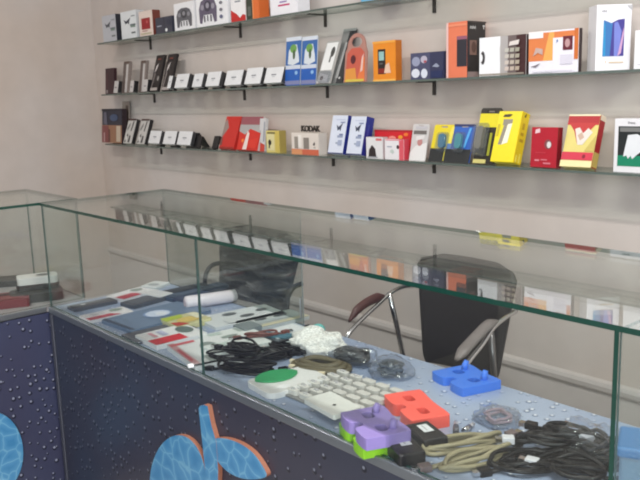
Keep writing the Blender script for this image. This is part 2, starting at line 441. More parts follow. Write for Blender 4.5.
slab('top_pane', XL, X_END, YF, YB+0.004, Z_TOP-0.0085, Z_TOP, 'z', GLASS_TOP, ctr)
xdoor = on_y(303, 262, YB).x
dr = slab('sliding_pane', XL+0.004, xdoor, YB-0.008, YB-0.003, Z_DECK+0.001, Z_TOP-0.010, 'y', GLASS_DOOR, ctr, mat((120, 128, 126), 0.2))
obj('finger_pull', box_bm(xdoor-0.010, xdoor-0.002, YB-0.013, YB-0.008, Z_DECK+0.02, Z_DECK+0.085), CHROME, dr, bevel=0.002)
# raised cut-out emblem on the front panel: disc, stem and leaf
ys = YF-0.001
def emblem(name, pxs, parent, depth=0.011):
    pts = [on_y(u, v, YF-0.011) for u, v in pxs]
    lp = [(p.x, p.z) for p in pts]
    bm = prism_bm([lp], 0, depth, 1, 0)
    bm.transform(Matrix(((1, 0, 0, 0), (0, 0, -1, ys), (0, 1, 0, 0), (0, 0, 0, 1))))
    return obj(name, bm, [WATER, mat((158, 104, 82), 0.6)], parent)
emb = empty('counter_emblem', (on_y(200, 470, YF).x, YF, 0.4), 0, 'blue fruit shaped emblem with stem and leaf on the long counter front', 'sign')
def rel(o): o.parent = emb; o.matrix_parent_inverse = Matrix.Translation(-emb.location); return o
emblem_disc = []
for i in range(48):
    t = 2*PI*i/48; emblem_disc.append((179+29*math.cos(t)*(1.0 if math.cos(t) < 0 else 0.95), 484-49*math.sin(t)))
rel(emblem('emblem_disc', emblem_disc, None))
rel(emblem('emblem_stem', [(199.5, 408), (201, 405.5), (205, 404.5), (208.5, 406), (212, 424), (217, 441), (219, 470), (218, 520), (204, 520), (206, 470)], None, 0.0125))
leaf = catmull([(213, 440, 0), (224, 438, 0), (240, 443, 0), (254, 453, 0), (264, 467, 0), (267, 476, 0), (256, 479, 0), (242, 478, 0), (229, 472, 0), (219, 462, 0), (213, 452, 0)], 4, True)
rel(emblem('emblem_leaf', [(p.x, p.y) for p in leaf], None, 0.0118))

# ------------------------------------------------------------------ second counter along the left, square to the first
XC = XL-0.012
YE = -1.318; XB = XC-0.45; YN = -3.9
lc = empty('side_counter', (0, 0, 0), 0, 'glass case at far left with drop printed panel, meeting the long counter', 'counter')
obj('front_panel', box_bm(XC-0.018, XC, YN, YE, 0, Z_DECK-0.019), PANEL_SIDE, lc)
obj('deck', box_bm(XB, XC-0.004, YN, YE, Z_DECK-0.018, Z_DECK), mat((150, 146, 146), 0.4), lc)
obj('side_panel', box_bm(XB, XC-0.02, YE-0.018, YE, 0, Z_DECK-0.019), PANEL, lc)
obj('metal_edging', box_bm(XC-0.003, XC+0.006, YN, YF-0.008, Z_DECK-0.016, Z_DECK+0.004), ALU, lc, bevel=0.002)
slab('front_pane', XC-0.010, XC-0.004, YN, YE, Z_DECK+0.004, Z_TOP-0.009, 'x', GLASS, lc)
slab('end_pane', XB+0.008, XC-0.011, YE-0.006, YE, Z_DECK+0.004, Z_TOP-0.009, 'y', GLASS, lc, mat((92, 108, 102), .2))
slab('back_pane', XB, XB+0.006, YN, YE, Z_DECK+0.004, Z_TOP-0.009, 'x', GLASS, lc, mat((132, 138, 134), .2))
slab('top_pane', XB, XC, YN, YE, Z_TOP-0.0085, Z_TOP, 'z', GLASS_TOP, lc)
pd = [on_x(-7+30*math.cos(2*PI*i/40), 453+41*math.sin(2*PI*i/40), XC+0.008) for i in range(40)]
bm = prism_bm([[(p.y, p.z) for p in pd]], 0, 0.010, 1, 0)
bm.transform(Matrix(((0, 0, 1, XC+0.0005), (1, 0, 0, 0), (0, 1, 0, 0), (0, 0, 0, 1))))
tag(obj('counter_disc', bm, [WATER, mat((150, 170, 186), 0.5)]), 'round pale blue water print disc on the left case panel', 'sign')

# ------------------------------------------------------------------ two chairs behind the counter
LEATHER = mat((50, 49, 52), 0.26, 0, 0.15, 14, bump=0.35)
LEATHER2 = mat((47, 43, 43), 0.55, 0, 0.15, 30, bump=0.2)
def cushion(name, wt, wb, z0, z1, th, ribs, m, parent, y0=0.0, rake=0.12, ribamp=0.008, edge=0.012):
    """upholstered back: rounded rectangle, narrower at the bottom, padded, with horizontal folds"""
    bm = bmesh.new(); nx, nz = 20, 40; grids = []
    for side in (-1, 1):
        g = []
        for j in range(nz+1):
            t = j/nz; row = []
            for i in range(nx+1):
                s = -1+2*i/nx
                wv = wb+(wt-wb)*t
                rc = 1-0.10*max(0, (t-0.86)/0.14)**2-0.08*max(0, (0.1-t)/0.1)**2
                x = s*wv/2*rc
                z = z0+(z1-z0)*t - 0.02*max(0, abs(s)-0.6)/0.4*(1 if t > 0.9 else 0)
                pad = (1-abs(s)**4)*(1-abs(2*t-1)**6)
                y = y0+rake*t+0.03*s*s*-1 + side*(edge/2+th/2*pad)
                if side < 0 and ribs: y -= ribamp*pad*math.sin(t*ribs*2*PI+0.6*math.sin(3*s)+2*noise.noise((s*2, t*3, 4)))
                row.append(bm.verts.new((x, y, z)))
            g.append(row)
        grids.append(g)
    for g in grids:
        for j in range(nz):
            for i in range(nx):
                f = bm.faces.new((g[j][i], g[j][i+1], g[j+1][i+1], g[j+1][i])); f.smooth = True
    A, B = grids
    for i in range(nx):
        bm.faces.new((A[0][i], A[0][i+1], B[0][i+1], B[0][i])); bm.faces.new((A[nz][i], A[nz][i+1], B[nz][i+1], B[nz][i]))
    for j in range(nz):
        bm.faces.new((A[j][0], A[j+1][0], B[j+1][0], B[j][0])); bm.faces.new((A[j][nx], A[j+1][nx], B[j+1][nx], B[j][nx]))
    return obj(name, bm, m, parent, smooth=True)
def seat(parent, w, y0, y1, z, m):
    return obj('seat', box_bm(-w/2, w/2, y0, y1, z-0.07, z), m, parent, bevel=0.025, seg=4)
# chair with the wooden arm
YC = -0.38
cl, cr, ct = on_y(418, 292, YC), on_y(518, 303, YC), on_y(430, 253, YC)
cx = (cl.x+cr.x)/2; cw = cr.x-cl.x
ch = empty('office_chair', (cx, YC, 0), 0, 'plain black backed chair with chrome tube arms right of centre', 'chair')
cushion('backrest', cw, cw*0.74, 0.40, ct.z, 0.04, 0, LEATHER2, ch, 0.0, 0.03)
seat(ch, cw*0.98, -0.43, 0.0, 0.39, LEATHER2)
def loc(p): return (p.x-cx, p.y-YC, p.z)
xl_, xr_ = cl.x-0.012, cr.x+0.012
armL = [on_x(u, v, xl_) for u, v in ((413, 286), (403, 287), (392, 292), (376, 306), (360, 321), (350, 332), (345, 341))]
armR = [on_x(u, v, xr_) for u, v in ((516, 311), (506, 317), (494, 327), (482, 345), (470, 360), (462, 374))]
for nm, a in (('l', armL), ('r', armR)):
    obj('arm_tube', tube_bm(catmull([loc(p) for p in a], 5), 0.0075, 10), CHROME, ch)
leg = [on_x(u, v, xl_) for u, v in ((389, 293), (396, 322), (402, 352))]
lp = [Vector(loc(p)) for p in leg]; d = (lp[2]-lp[0]); d = d*(1/ -d.z) if d.z else d
end = lp[0]+d*(lp[0].z-0.005)
obj('leg', tube_bm([lp[0], lp[1], end], 0.0095, 10), CHROME, ch)
q0, q1 = Vector(loc(on_x(491, 331, xr_))), Vector(loc(on_x(494, 374, xr_))); q2 = q0+(q1-q0)*((q0.z-0.005)/(q0.z-q1.z))
obj('leg', tube_bm([q0, q1, q2], 0.0095, 10), mat((120, 118, 118), 0.3, 0.8), ch)
for s in (-1, 1):
    obj('leg', tube_bm([(s*cw*0.42, 0.02, 0.005), (s*cw*0.42, 0.02, 0.33)], 0.0095, 10), CHROME, ch)
def armpad(pxs, X, m, wid, r, lift=0.014):
    P = catmull([loc(on_x(u, v, X)) for u, v in pxs], 5); bm = bmesh.new(); n = len(P); rings = []
    for i, p in enumerate(P):
        t = i/(n-1); k = min(1, 0.35+3.2*min(t, 1-t)); rings.append([bm.verts.new((p.x+math.cos(a)*wid*k, p.y, p.z+math.sin(a)*r*k)) for a in [2*PI*j/14 for j in range(14)]])
    for i in range(n-1):
        for j in range(14): bm.faces.new((rings[i][j], rings[i][(j+1) % 14], rings[i+1][(j+1) % 14], rings[i+1][j]))
    bm.faces.new(rings[0]); bm.faces.new(rings[-1])
    return obj('armrest_pad', bm, m, ch, smooth=True)
tag(armpad(((349, 321), (356, 311), (366, 303), (376, 298), (384, 296)), xl_, mat((84, 50, 46), 0.45, 0, 0.2, 40), 0.012, 0.017), 'dark brown wooden armrest')
tag(armpad(((456, 360), (464, 350), (476, 337), (488, 325), (497, 321)), xr_, mat((126, 119, 116), 0.4, 0, 0.1), 0.020, 0.014), 'grey armrest')
# wrinkled leather chair at the left
Y1 = -0.57
al, ar, at_ = on_y(217, 262, Y1), on_y(298, 262, Y1), on_y(262, 232, Y1)
c1x = (al.x+ar.x)/2; w1 = ar.x-al.x
c1 = empty('leather_chair', (c1x, Y1, 0), 0, 'wrinkled dark grey leather chair behind the left half of the counter', 'chair')
cushion('backrest', w1, w1*0.80, 0.50, at_.z, 0.055, 4.5, LEATHER, c1, 0.0, 0.06, 0.03)
obj('seat', box_bm(-w1*0.48, w1*0.48, -0.40, 0.01, 0.30, 0.37), LEATHER, c1, bevel=0.025, seg=4)
for s in (-1, 1):
    xs = s*(w1/2+0.004); b0 = on_x(218, 263, al.x-0.004)
    pts = [on_x(u, v, al.x-0.004) for u, v in ((219, 263), (211, 266), (206, 274), (205, 285), (208, 296), (213, 304))]
    obj('arm_loop', tube_bm(catmull([(xs, p.y-Y1, p.z) for p in pts], 5), 0.010, 10), mat((60, 58, 60), 0.35, 0.3), c1)
    for yy in (-0.36, 0.0):
        obj('leg', tube_bm([(s*w1*0.42, yy, 0.0), (s*w1*0.42, yy, 0.31)], 0.011, 10), CHROME, c1)

# ------------------------------------------------------------------ goods on the top shelf
GREY = (120, 122, 128); DK = (34, 34, 40)
deer = lambda x, y, s, c: ('p', [(x-s, y+s*.5), (x-s*.3, y+s*.2), (x+s*.1, y+s*.35), (x+s, y+s*.7), (x+s*.6, y+s*.1), (x+s*.5, y-s*.4), (x+s*.1, y-s*.1), (x-s*.5, y-s*.3)], c)
art_white = [deer(.42, .60, .22, (62, 66, 76)), ('r', .62, .40, .92, .46, (120, 140, 128)), ('r', .60, .46, .95, .52, (96, 110, 112)), ('r', .66, .18, .92, .24, (110, 118, 118)), ('r', .70, .78, .94, .82, (140, 146, 150))]
carton('phone_carton', 'grey white carton with a dark motif at the far left end of the top shelf', 'box', 103.5, 117, 11.5, 39, 'top', (188, 190, 196), art_white, side=(40, 42, 48), d=0.04, right=[('r', 0, 0, 1, 1, (44, 46, 54))])
carton('phone_carton', 'brighter white carton with dark motif, second along the top shelf', 'box', 122, 137.5, 8.5, 37, 'top', (222, 226, 228), art_white, side=(205, 208, 210), d=0.05)
carton('phone_carton', 'cream carton with a large dark red square on the top shelf', 'box', 140, 153.5, 7.5, 33.5, 'top', (226, 208, 198), [('r', .18, .28, .82, .72, (150, 28, 34)), ('r', .22, .20, .6, .24, (170, 120, 110)), ('e', .6, .56, .07, .06, (190, 90, 90)), ('r', .1, .08, .9, .14, (190, 180, 150))], side=(120, 60, 50), d=0.05)
carton('accessory_carton', 'low slate blue carton beside the red squared carton on the top shelf', 'box', 156, 172.5, 14, 31, 'top', (58, 60, 74), [('r', .1, .45, .38, .52, (150, 154, 166)), ('r', .52, .02, .56, .98, (40, 42, 52)), ('e', .66, .2, .07, .1, (225, 228, 230)), ('r', .7, .5, .92, .8, (48, 52, 70))], d=0.06)
def pad_art(cx, cy, sx, sy, c1, c2, c3):
    P = lambda pts: [(cx+x*sx, cy+y*sy) for x, y in pts]
    return [('p', P([(-1, -.9), (-1.05, .2), (-.8, .75), (-.35, .95), (.35, .95), (.8, .75), (1.05, .2), (1, -.9), (.72, -.95), (.5, -.3), (-.5, -.3), (-.72, -.95)]), c1),
            ('e', cx, cy+.35*sy, .42*sx, .42*sy, c2), ('e', cx-.62*sx, cy+.3*sy, .2*sx, .22*sy, c3), ('e', cx+.62*sx, cy+.3*sy, .2*sx, .22*sy, c3),
            ('e', cx, cy+.4*sy, .2*sx, .22*sy, c3), ('r', cx-.45*sx, cy-.85*sy, cx-.3*sx, cy-.35*sy, c2), ('r', cx+.3*sx, cy-.85*sy, cx+.45*sx, cy-.35*sy, c2), ('r', cx-.06*sx, cy-.8*sy, cx+.06*sx, cy-.35*sy, c2)]
carton('gamepad_carton', 'white carton with a grey game controller picture, left of the pair', 'box', 175, 195.5, 1, 29.5, 'top', (232, 232, 234), pad_art(.5, .46, .36, .36, (92, 92, 98), (58, 58, 64), (140, 140, 146)), d=0.06)
carton('gamepad_carton', 'wider white carton with a purplish game controller and three small icons', 'box', 197, 229, -6, 25.5, 'top', (236, 236, 238), pad_art(.38, .52, .27, .42, (96, 88, 108), (62, 58, 74), (150, 146, 158)) + [('e', .80, .70, .05, .05, (120, 120, 128)), ('e', .80, .48, .05, .05, (120, 120, 128)), ('e', .80, .26, .05, .06, (100, 104, 130))], d=0.06)
carton('phone_carton', 'white carton with red zigzag foot beside the controller cartons', 'box', 231.5, 246, -8, 20, 'top', (238, 236, 236), [('p', [(0, 0), (1, 0), (1, .22), (.8, .26), (.62, .14), (.4, .30), (.2, .38), (.05, .45), (0, .45)], (196, 40, 38)), ('r', .3, .72, .7, .78, (150, 152, 160))], d=0.06)
carton('phone_carton', 'carton half dark green and half orange on the top shelf', 'box', 246.8, 259.5, -6, 16.5, 'top', (222, 112, 52), [('r', 0, 0, .5, 1, (58, 66, 54)), ('r', .12, .2, .36, .62, (96, 100, 92)), ('r', .5, 0, .58, 1, (238, 150, 92))], d=0.06)
carton('phone_carton', 'white carton with small pink red lettering, cut by the top frame edge', 'box', 270.5, 298, -24, 11.5, 'top', (238, 236, 240), [('r', .30, .26, .72, .31, (196, 60, 110)), ('r', .36, .36, .62, .40, (150, 120, 180))], d=0.07)
carton('phone_carton', 'light blue carton at the top frame edge, only its foot showing', 'box', 361, 391, -40, 4, 'top', (82, 164, 206), [('r', .04, .02, .96, .08, (120, 186, 220))], d=0.06, y=-0.10)

# ------------------------------------------------------------------ goods on the middle shelf
carton('slim_pack', 'dark maroon slim pack standing at the left end of the middle shelf', 'pack', 105, 113.5, 61, 87, 'mid', (54, 26, 34), [('r', .1, .2, .3, .8, (70, 34, 42)), ('r', .12, .04, .3, .16, (150, 140, 142))], d=0.02, y=-0.09, lean=0.08)
def silver(label, u0, u1, vt, vb): carton('slim_pack', label, 'pack', u0, u1, vt, vb, 'mid', (134, 122, 116), [('r', .08, .02, .42, .95, (96, 84, 80)), ('r', .5, .03, .8, .9, (196, 192, 190)), ('r', .1, .93, .9, 1, (90, 74, 66))], d=0.015, y=-0.11, lean=0.16)
silver('slim silver grey pack, right of the maroon pack', 121.5, 128, 59.5, 91)
silver('slim silver grey pack leaning left of the black pair', 138.5, 144.5, 59, 90.5)
def blackpack(label, u0, u1, vt, vb): carton('slim_pack', label, 'pack', u0, u1, vt, vb, 'mid', (32, 27, 28), [('p', [(.15, .5), (.4, .62), (.5, .78), (.25, .7)], (196, 190, 188)), ('p', [(.08, .1), (.2, .1), (.34, .5), (.2, .5)], (128, 120, 118)), ('e', .75, .35, .1, .07, (150, 146, 142)), ('r', .05, .02, .9, .1, (168, 160, 156)), ('r', .3, .86, .7, .9, (120, 60, 50))], d=0.015, y=-0.12, lean=0.30)
blackpack('slim black pack with white marks, left of the black pair', 149.5, 157.5, 53, 88.5)
blackpack('slim black pack with white marks, nearest the white boxes', 161, 169.5, 52, 88)
def small(label, u0, u1, vt, vb, grp=None):
    carton('charger_box', label, 'box', u0, u1, vt, vb, 'mid', (196, 192, 190), [('r', .2, .4, .7, .5, (120, 118, 120))], d=0.03, side=(36, 34, 36), y=-0.135, lean=0.2, group=grp)
small('tiny pale box in front of the maroon slim pack', 113.5, 117.5, 80, 92)
small('tiny pale box between the silver grey slim packs', 129.5, 133, 80, 91.5)
small('tiny pale box between silver grey and black slim packs', 142.8, 146.8, 79, 91)
# black easels with a small white box leaning on most of them
EAS = mat((28, 27, 29), 0.45, 0, 0.1)
def easel(label, u, v, shelf, hh, group, wid=0.05, y=-0.125, dx=0.0):
    p = on_y(u, v, y); r = empty('display_easel', (p.x+dx, y, SHELF[shelf]), 0, label, 'stand', group)
    bm = bmesh.new()
    def bar(a, b, t):
        d = Vector((0, b[0]-a[0], b[1]-a[1])); n = Vector((0, -d.z, d.y)).normalized()*t/2
        pts = [Vector((0, *a))-n, Vector((0, *a))+n, Vector((0, *b))+n, Vector((0, *b))-n]
        A = [bm.verts.new((-wid/2, q.y, q.z)) for q in pts]; B = [bm.verts.new((wid/2, q.y, q.z)) for q in pts]
        for i in range(4): bm.faces.new((A[i], A[(i+1) % 4], B[(i+1) % 4], B[i]))
        bm.faces.new(A[::-1]); bm.faces.new(B)
    bar((0.012, 0.003), (0.012+hh*0.34, hh), 0.007); obj('rest_plate', bm, EAS, r)
    bm = bmesh.new(); bar((0.012+hh*0.34, hh), (0.012+hh*0.95, 0.003), 0.006); obj('strut', bm, EAS, r)
    obj('foot_lip', box_bm(-wid/2, wid/2, -0.012, 0.014, 0, 0.005), EAS, r)
    return r
ordn = ['first', 'second', 'third', 'fourth', 'fifth', 'sixth', 'seventh']
def white_box(label, u0, u1, vt, vb, shelf, group, elabel, egroup):
    # narrow faces belong to boxes further from the camera; each rests on its easel lip
    y = -0.118; zb = SHELF[shelf]; lean = 0.33
    x, w, h = solve_box(u0, u1, vt, vb, y, zb, lean)
    r = empty('accessory_box', (x, y-0.006, zb+0.013), 0, label, 'box', group, -lean)
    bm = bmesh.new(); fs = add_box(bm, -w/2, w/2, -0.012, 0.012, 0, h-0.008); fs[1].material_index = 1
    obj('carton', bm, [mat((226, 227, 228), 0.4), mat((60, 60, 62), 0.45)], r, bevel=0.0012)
    art(r, [('r', .36, .48, .64, .55, (128, 130, 136)), ('r', .42, .38, .58, .41, (170, 172, 176))], w, h-0.008, off=-0.012)
    easel(elabel, u1, vb, shelf, h*0.93, egroup, wid=min(0.05, w*.6), y=y+0.004, dx=-min(0.05, w*.6)/2+0.012)
mid_boxes = [(169.5, 173, 75, 88.5), (177, 189.5, 74, 89), (194.5, 204, 73.5, 88), (208, 221.5, 72, 87.5), (227, 243.5, 70.5, 86.5), (247, 263, 68.5, 86), (266.5, 284, 67, 84)]
for i, b in enumerate(mid_boxes):
    white_box('small white box on an easel, %s from the left on the middle shelf' % ordn[i], *b, 'mid', 'small white boxes on the middle shelf',
              'black easel under the %s small white box on the middle shelf' % ordn[i], 'black easels on the shelves')
for i, b in enumerate([(151, 162, 134, 148), (165.5, 177.5, 134.5, 149), (179.5, 193, 134.5, 149.5)]):
    white_box('small white box on an easel, %s from the left on the bottom shelf' % ordn[i], *b, 'bot', 'small white boxes on the bottom shelf',
              'black easel under the %s small white box on the bottom shelf' % ordn[i], 'black easels on the shelves')
easel('empty black easel just right of the bottom shelf white boxes', 196, 150, 'bot', 0.062, 'black easels on the shelves')
easel('empty black easel left of the red patterned packs', 213, 151, 'bot', 0.066, 'black easels on the shelves')

def pouch(label, u0, u1):
    pw = [('r', 0, .40, 1, .92, (58, 104, 168)), ('r', 0, .92, 1, 1, (214, 220, 230)), ('p', [(.15, .45), (.5, .42), (.9, .48), (.86, .62), (.72, .84), (.4, .84), (.2, .72)], (216, 222, 228)), ('e', .5, .76, .22, .09, (110, 160, 80)), ('e', .55, .64, .08, .1, (70, 90, 60)),
          ('r', 0, .34, 1, .42, (206, 212, 224)), ('r', 0, 0, 1, .34, (34, 92, 176)), ('r', 0, .02, 1, .1, (128, 132, 172)), ('e', .75, .26, .1, .04, (140, 180, 222))]
    return blister('retail_pouch', label, 'pack', u0, u1, 32.5, 81, 'mid', (196, 204, 214), pw, None, None, y=-0.11, lean=0.09, group='blue and white pouches')
pouch('blue and white pouch with green leaf picture, next to the small white boxes', 285, 300)
pouch('blue and white pouch with green leaf picture, beside the grey pack', 301, 316)
blister('retail_pouch', 'clear grey pouch with a white label and black strip', 'pack', 316, 330, 38, 80, 'mid', (170, 168, 164), [('r', .05, .32, .85, .96, (232, 232, 230)), ('e', .62, .74, .14, .12, (70, 70, 68)), ('r', .5, .5, .6, .66, (90, 90, 90)), ('p', [(.0, .02), (.8, .02), (.7, .2), (.1, .26)], (206, 200, 198)), ('e', .3, .14, .12, .05, (80, 60, 62))], (.05, .02, .95, .3, 0.012), None, y=-0.125, lean=0.38)
blister('case_pack', 'tall dark grey case pack leaning back on the middle shelf', 'pack', 329, 342, 27, 80, 'mid', (88, 88, 88), [('r', 0, 0, .5, 1, (128, 128, 126)), ('p', [(.35, .1), (.55, .1), (.62, .75), (.42, .75)], (170, 170, 168)), ('r', .56, .0, .94, .93, (44, 44, 46)), ('e', .7, .1, .06, .02, (200, 200, 200)), ('r', 0, .95, 1, 1, (150, 150, 148))], None, None, y=-0.105, lean=0.40, backc=(60, 60, 62))
# rounded pouch with a loop top
rp = on_y(343.5, 79.5, -0.12); rq = on_y(366, 79.5, -0.12); rw = rq.x-rp.x; rh = on_y(355, 33, -0.10).z-SHELF['mid']
r = empty('retail_pouch', ((rp.x+rq.x)/2, -0.12, SHELF['mid']), 0, 'orange red pouch with a rounded clear hanging top', 'pack', None, -0.1)
lp = [(-rw/2, 0.002), (rw/2, 0.002), (rw/2*.95, rh*.62)] + [(rw*.40*math.cos(a), rh*.72+rh*.28*math.sin(a)) for a in [PI*i/12 for i in range(0, 13)]] + [(-rw/2*.95, rh*.62)]
hl = [(rw*.24*math.cos(a), rh*.82+rh*.10*math.sin(a)) for a in [2*PI*i/16 for i in range(16)]]
SW = Matrix(((1, 0, 0, 0), (0, 0, 1, 0), (0, 1, 0, 0), (0, 0, 0, 1)))
bm = prism_bm([lp, hl], 0, 0.006); bm.transform(SW); obj('pouch_body', bm, mat((176, 128, 116), 0.3, 0, 0.1), r)
art(r, [('p', [(.06, .02), (.94, .02), (.88, .60), (.70, .70), (.3, .70), (.12, .60)], (196, 92, 74)), ('p', [(.05, .02), (.6, .02), (.5, .3), (.08, .28)], (222, 148, 66)), ('p', [(.6, .02), (.94, .02), (.9, .5), (.8, .5)], (226, 120, 66)), ('r', .1, .02, .9, .07, (212, 190, 80)), ('e', .40, .47, .11, .09, (84, 32, 40)), ('p', [(.74, .2), (.84, .24), (.86, .58), (.78, .5)], (228, 190, 178))], rw, rh, name='printed_front')
carton('phone_card', 'orange card pack with a small black bar phone', 'pack', 373.5, 396, 38, 78.5, 'mid', (232, 140, 36), [('r', .22, .18, .56, .80, (42, 34, 32)), ('r', .27, .52, .50, .74, (150, 190, 186)), ('r', .24, .2, .52, .32, (134, 40, 30)), ('p', [(.5, .2), (.8, .2), (.72, .46), (.56, .4)], (232, 196, 170)), ('r', 0, .94, 1, 1, (240, 166, 70)), ('r', 0, 0, 1, .05, (244, 186, 90)), ('r', .3, .42, .46, .46, (90, 90, 90))], d=0.035, y=-0.12, side=(196, 110, 30))
carton('accessory_carton', 'navy carton with four pale round pictures', 'box', 411, 443.5, 51, 78, 'mid', (54, 56, 84), [('r', 0, 0, .6, 1, (74, 76, 104)), ('e', .17, .68, .13, .18, (150, 154, 178)), ('e', .42, .74, .10, .14, (182, 176, 192)), ('e', .16, .24, .13, .17, (218, 220, 230)), ('e', .43, .22, .10, .18, (214, 218, 230)), ('r', .42, .62, .5, .7, (176, 80, 92)), ('p', [(.68, .46), (.80, .58), (.9, .46), (.84, .42)], (150, 156, 176)), ('r', .64, .04, .98, .3, (36, 46, 86))], d=0.05)
# speaker carton seen on two sides
ox, ow, oh = solve_box(446.5, 467, 21, 77, -0.13, SHELF['mid'], 0)
r = empty('speaker_carton', (ox, -0.13, SHELF['mid']), 0, 'tall orange and black carton with a black speaker picture', 'box')
bm = bmesh.new(); fs = add_box(bm, -ow/2, ow/2, 0, 0.105, 0, oh); fs[1].material_index = 1; fs[0].material_index = 2
obj('carton', bm, [mat((226, 122, 88), 0.42), mat((46, 42, 42), 0.4), mat((214, 190, 190), 0.45)], r, bevel=0.0012)
art(r, [('r', 0, 0, .1, 1, (230, 190, 184)), ('r', .52, .2, 1.0, .72, (48, 46, 54)), ('r', .52, .68, 1.0, .74, (150, 90, 110)), ('r', .1, .92, 1, .96, (234, 142, 108))], ow, oh)
art(r, [('r', 0, .2, .12, .74, (48, 46, 54)), ('r', .12, .40, .5, .66, (132, 102, 92)), ('e', .34, .54, .13, .1, (92, 66, 58)), ('r', 0, 0, .6, .10, (150, 130, 128)), ('r', .72, .05, .9, .6, (26, 22, 24)), ('r', 0, .97, 1, 1, (70, 64, 62)), ('t', 'mivi', .10, .86, .075, (232, 228, 226)), ('r', .84, .86, .88, .93, (220, 216, 214)), ('r', .80, .91, .92, .93, (220, 216, 214))], .105, oh, 'right', ow/2, 'printed_side')
kp = [('p', [(0, 0), (.52, 0), (.46, .3), (.44, .7), (.50, 1), (0, 1)], (240, 240, 242)), ('r', .46, 0, .62, 1, (176, 170, 168)), ('r', .62, 0, .8, 1, (112, 98, 96)), ('r', .8, 0, 1, 1, (66, 38, 38)), ('e', .08, .48, .05, .17, (66, 62, 64)), ('e', .045, .48, .035, .10, (238, 238, 240))]
for i in range(3):
    for j in range(4):
        c = (206-i*14-j*4, 190-i*14, 180-i*18); kp.append(('p', [(.56+i*.115, .12+j*.155), (.645+i*.115, .12+j*.155), (.655+i*.115, .22+j*.155), (.57+i*.115, .22+j*.155)], c))
kp.append(('p', [(.66, .74), (.86, .76), (.88, .88), (.68, .84)], (220, 210, 204)))
kp.append(('r', .02, .02, .98, .06, (150, 140, 128)))
carton('desk_phone_carton', 'carton picturing a white desk telephone with keypad and dark edge', 'box', 479.5, 526, 36, 75.5, 'mid', (210, 206, 204), kp, d=0.02, y=-0.135, side=(48, 30, 30))
carton('phone_carton', 'orange and white carton with a small dark phone picture', 'box', 528.5, 578, 30.5, 73.5, 'mid', (234, 232, 238), [('r', 0, .30, .98, .96, (222, 128, 74)), ('p', [(.3, .3), (.52, .3), (.52, .96), (.42, .96)], (236, 172, 92)), ('r', .50, .0, .93, .82, (236, 232, 240)), ('r', 0, .84, .30, 1, (242, 236, 234)), ('r', .92, .3, 1, 1, (206, 112, 52)), ('r', .70, .52, .89, .84, (104, 40, 52)), ('e', .79, .68, .05, .1, (190, 150, 150)), ('p', [(.1, .42), (.2, .5), (.3, .44), (.3, .58), (.16, .62)], (196, 170, 160)), ('p', [(.05, .18), (.14, .2), (.26, .25), (.16, .15)], (130, 120, 128)), ('p', [(.57, .7), (.61, .74), (.60, .78), (.58, .76)], (90, 120, 170)), ('r', .66, .2, .9, .42, (216, 212, 224)), ('r', .1, .04, .9, .08, (226, 222, 232))], d=0.02, y=-0.135, side=(60, 46, 44))
# tall white phone box turned to show its left side
a = on_y(595.5, 72.5, -0.138); ph = 0.197; pw_ = 0.106
r = empty('phone_box', (a.x, -0.141, SHELF['mid']), 0.85, 'tall white phone box with a blue and purple phone picture', 'box')
obj('carton', box_bm(0, pw_, 0, 0.075, 0, ph), mat((238, 236, 240), 0.35), r, bevel=0.0012)
art(r, [('p', [(.19, .22), (.80, .22), (.80, .78), (.62, .77), (.42, .72), (.20, .77)], (58, 116, 178)), ('p', [(.40, .22), (.80, .22), (.80, .78), (.62, .77), (.46, .73)], (70, 62, 142)), ('p', [(.52, .22), (.66, .22), (.72, .60), (.6, .74), (.5, .72)], (120, 130, 206)), ('p', [(.62, .22), (.72, .26), (.79, .56), (.78, .66)], (206, 160, 196)), ('p', [(.19, .22), (.27, .22), (.25, .7), (.20, .74)], (40, 142, 196)),
        ('r', .38, .115, .80, .135, (214, 190, 160)), ('p', [(.26, .09), (.30, .15), (.28, .15)], (206, 160, 70)), ('t', 'vivo', .13, .89, .035, (70, 68, 76)), ('p', [(.84, .98), (1, .98), (1, .90)], (186, 184, 186))], pw_, ph, x0=0.0)
carton('phone_box', 'plain white box at the right frame edge on the middle shelf', 'box', 633.5, 672, 31, 70.5, 'mid', (236, 236, 238), [('r', .1, .1, .9, .14, (206, 206, 210))], d=0.05, y=-0.12)

# ------------------------------------------------------------------ goods on the bottom shelf
carton('retail_pouch', 'dark navy pouch with orange and pink foot, far left of the bottom shelf', 'pack', 102.5, 122, 110, 144, 'bot', (38, 38, 54), [('r', 0, .0, 1, .52, (150, 108, 82)), ('r', 0, 0, .34, .5, (126, 66, 66)), ('r', .74, .04, .94, .5, (196, 180, 160)), ('r', .34, .02, .42, .4, (92, 48, 44)), ('r', .1, .02, .16, .3, (186, 150, 150)), ('e', .62, .74, .2, .10, (60, 78, 110)), ('p', [(.1, .56), (.3, .52), (.24, .9), (.12, .9)], (96, 96, 112)), ('r', 0, .94, 1, 1, (26, 26, 38))], d=0.035, y=-0.10, lean=0.08, side=(44, 30, 36))
carton('slim_pack', 'thin greyish pack standing behind the dark navy pouch', 'pack', 123.5, 129.5, 103, 144.5, 'bot', (150, 138, 130), [('r', .6, .2, 1, .9, (92, 74, 64))], d=0.012, y=-0.035, lean=0.05)
zeb = [('p', [(.08, .05), (.22, .05), (.45, .3), (.3, .42)], (40, 40, 42)), ('p', [(.5, .05), (.72, .05), (.72, .3), (.58, .35)], (30, 30, 32)), ('p', [(.1, .6), (.2, .5), (.4, .72), (.35, .85)], (120, 118, 116)), ('p', [(.58, .5), (.7, .5), (.8, .9), (.66, .9)], (70, 68, 68)), ('e', .3, .2, .1, .1, (214, 212, 208)), ('r', 0, .93, 1, 1, (66, 44, 40))]
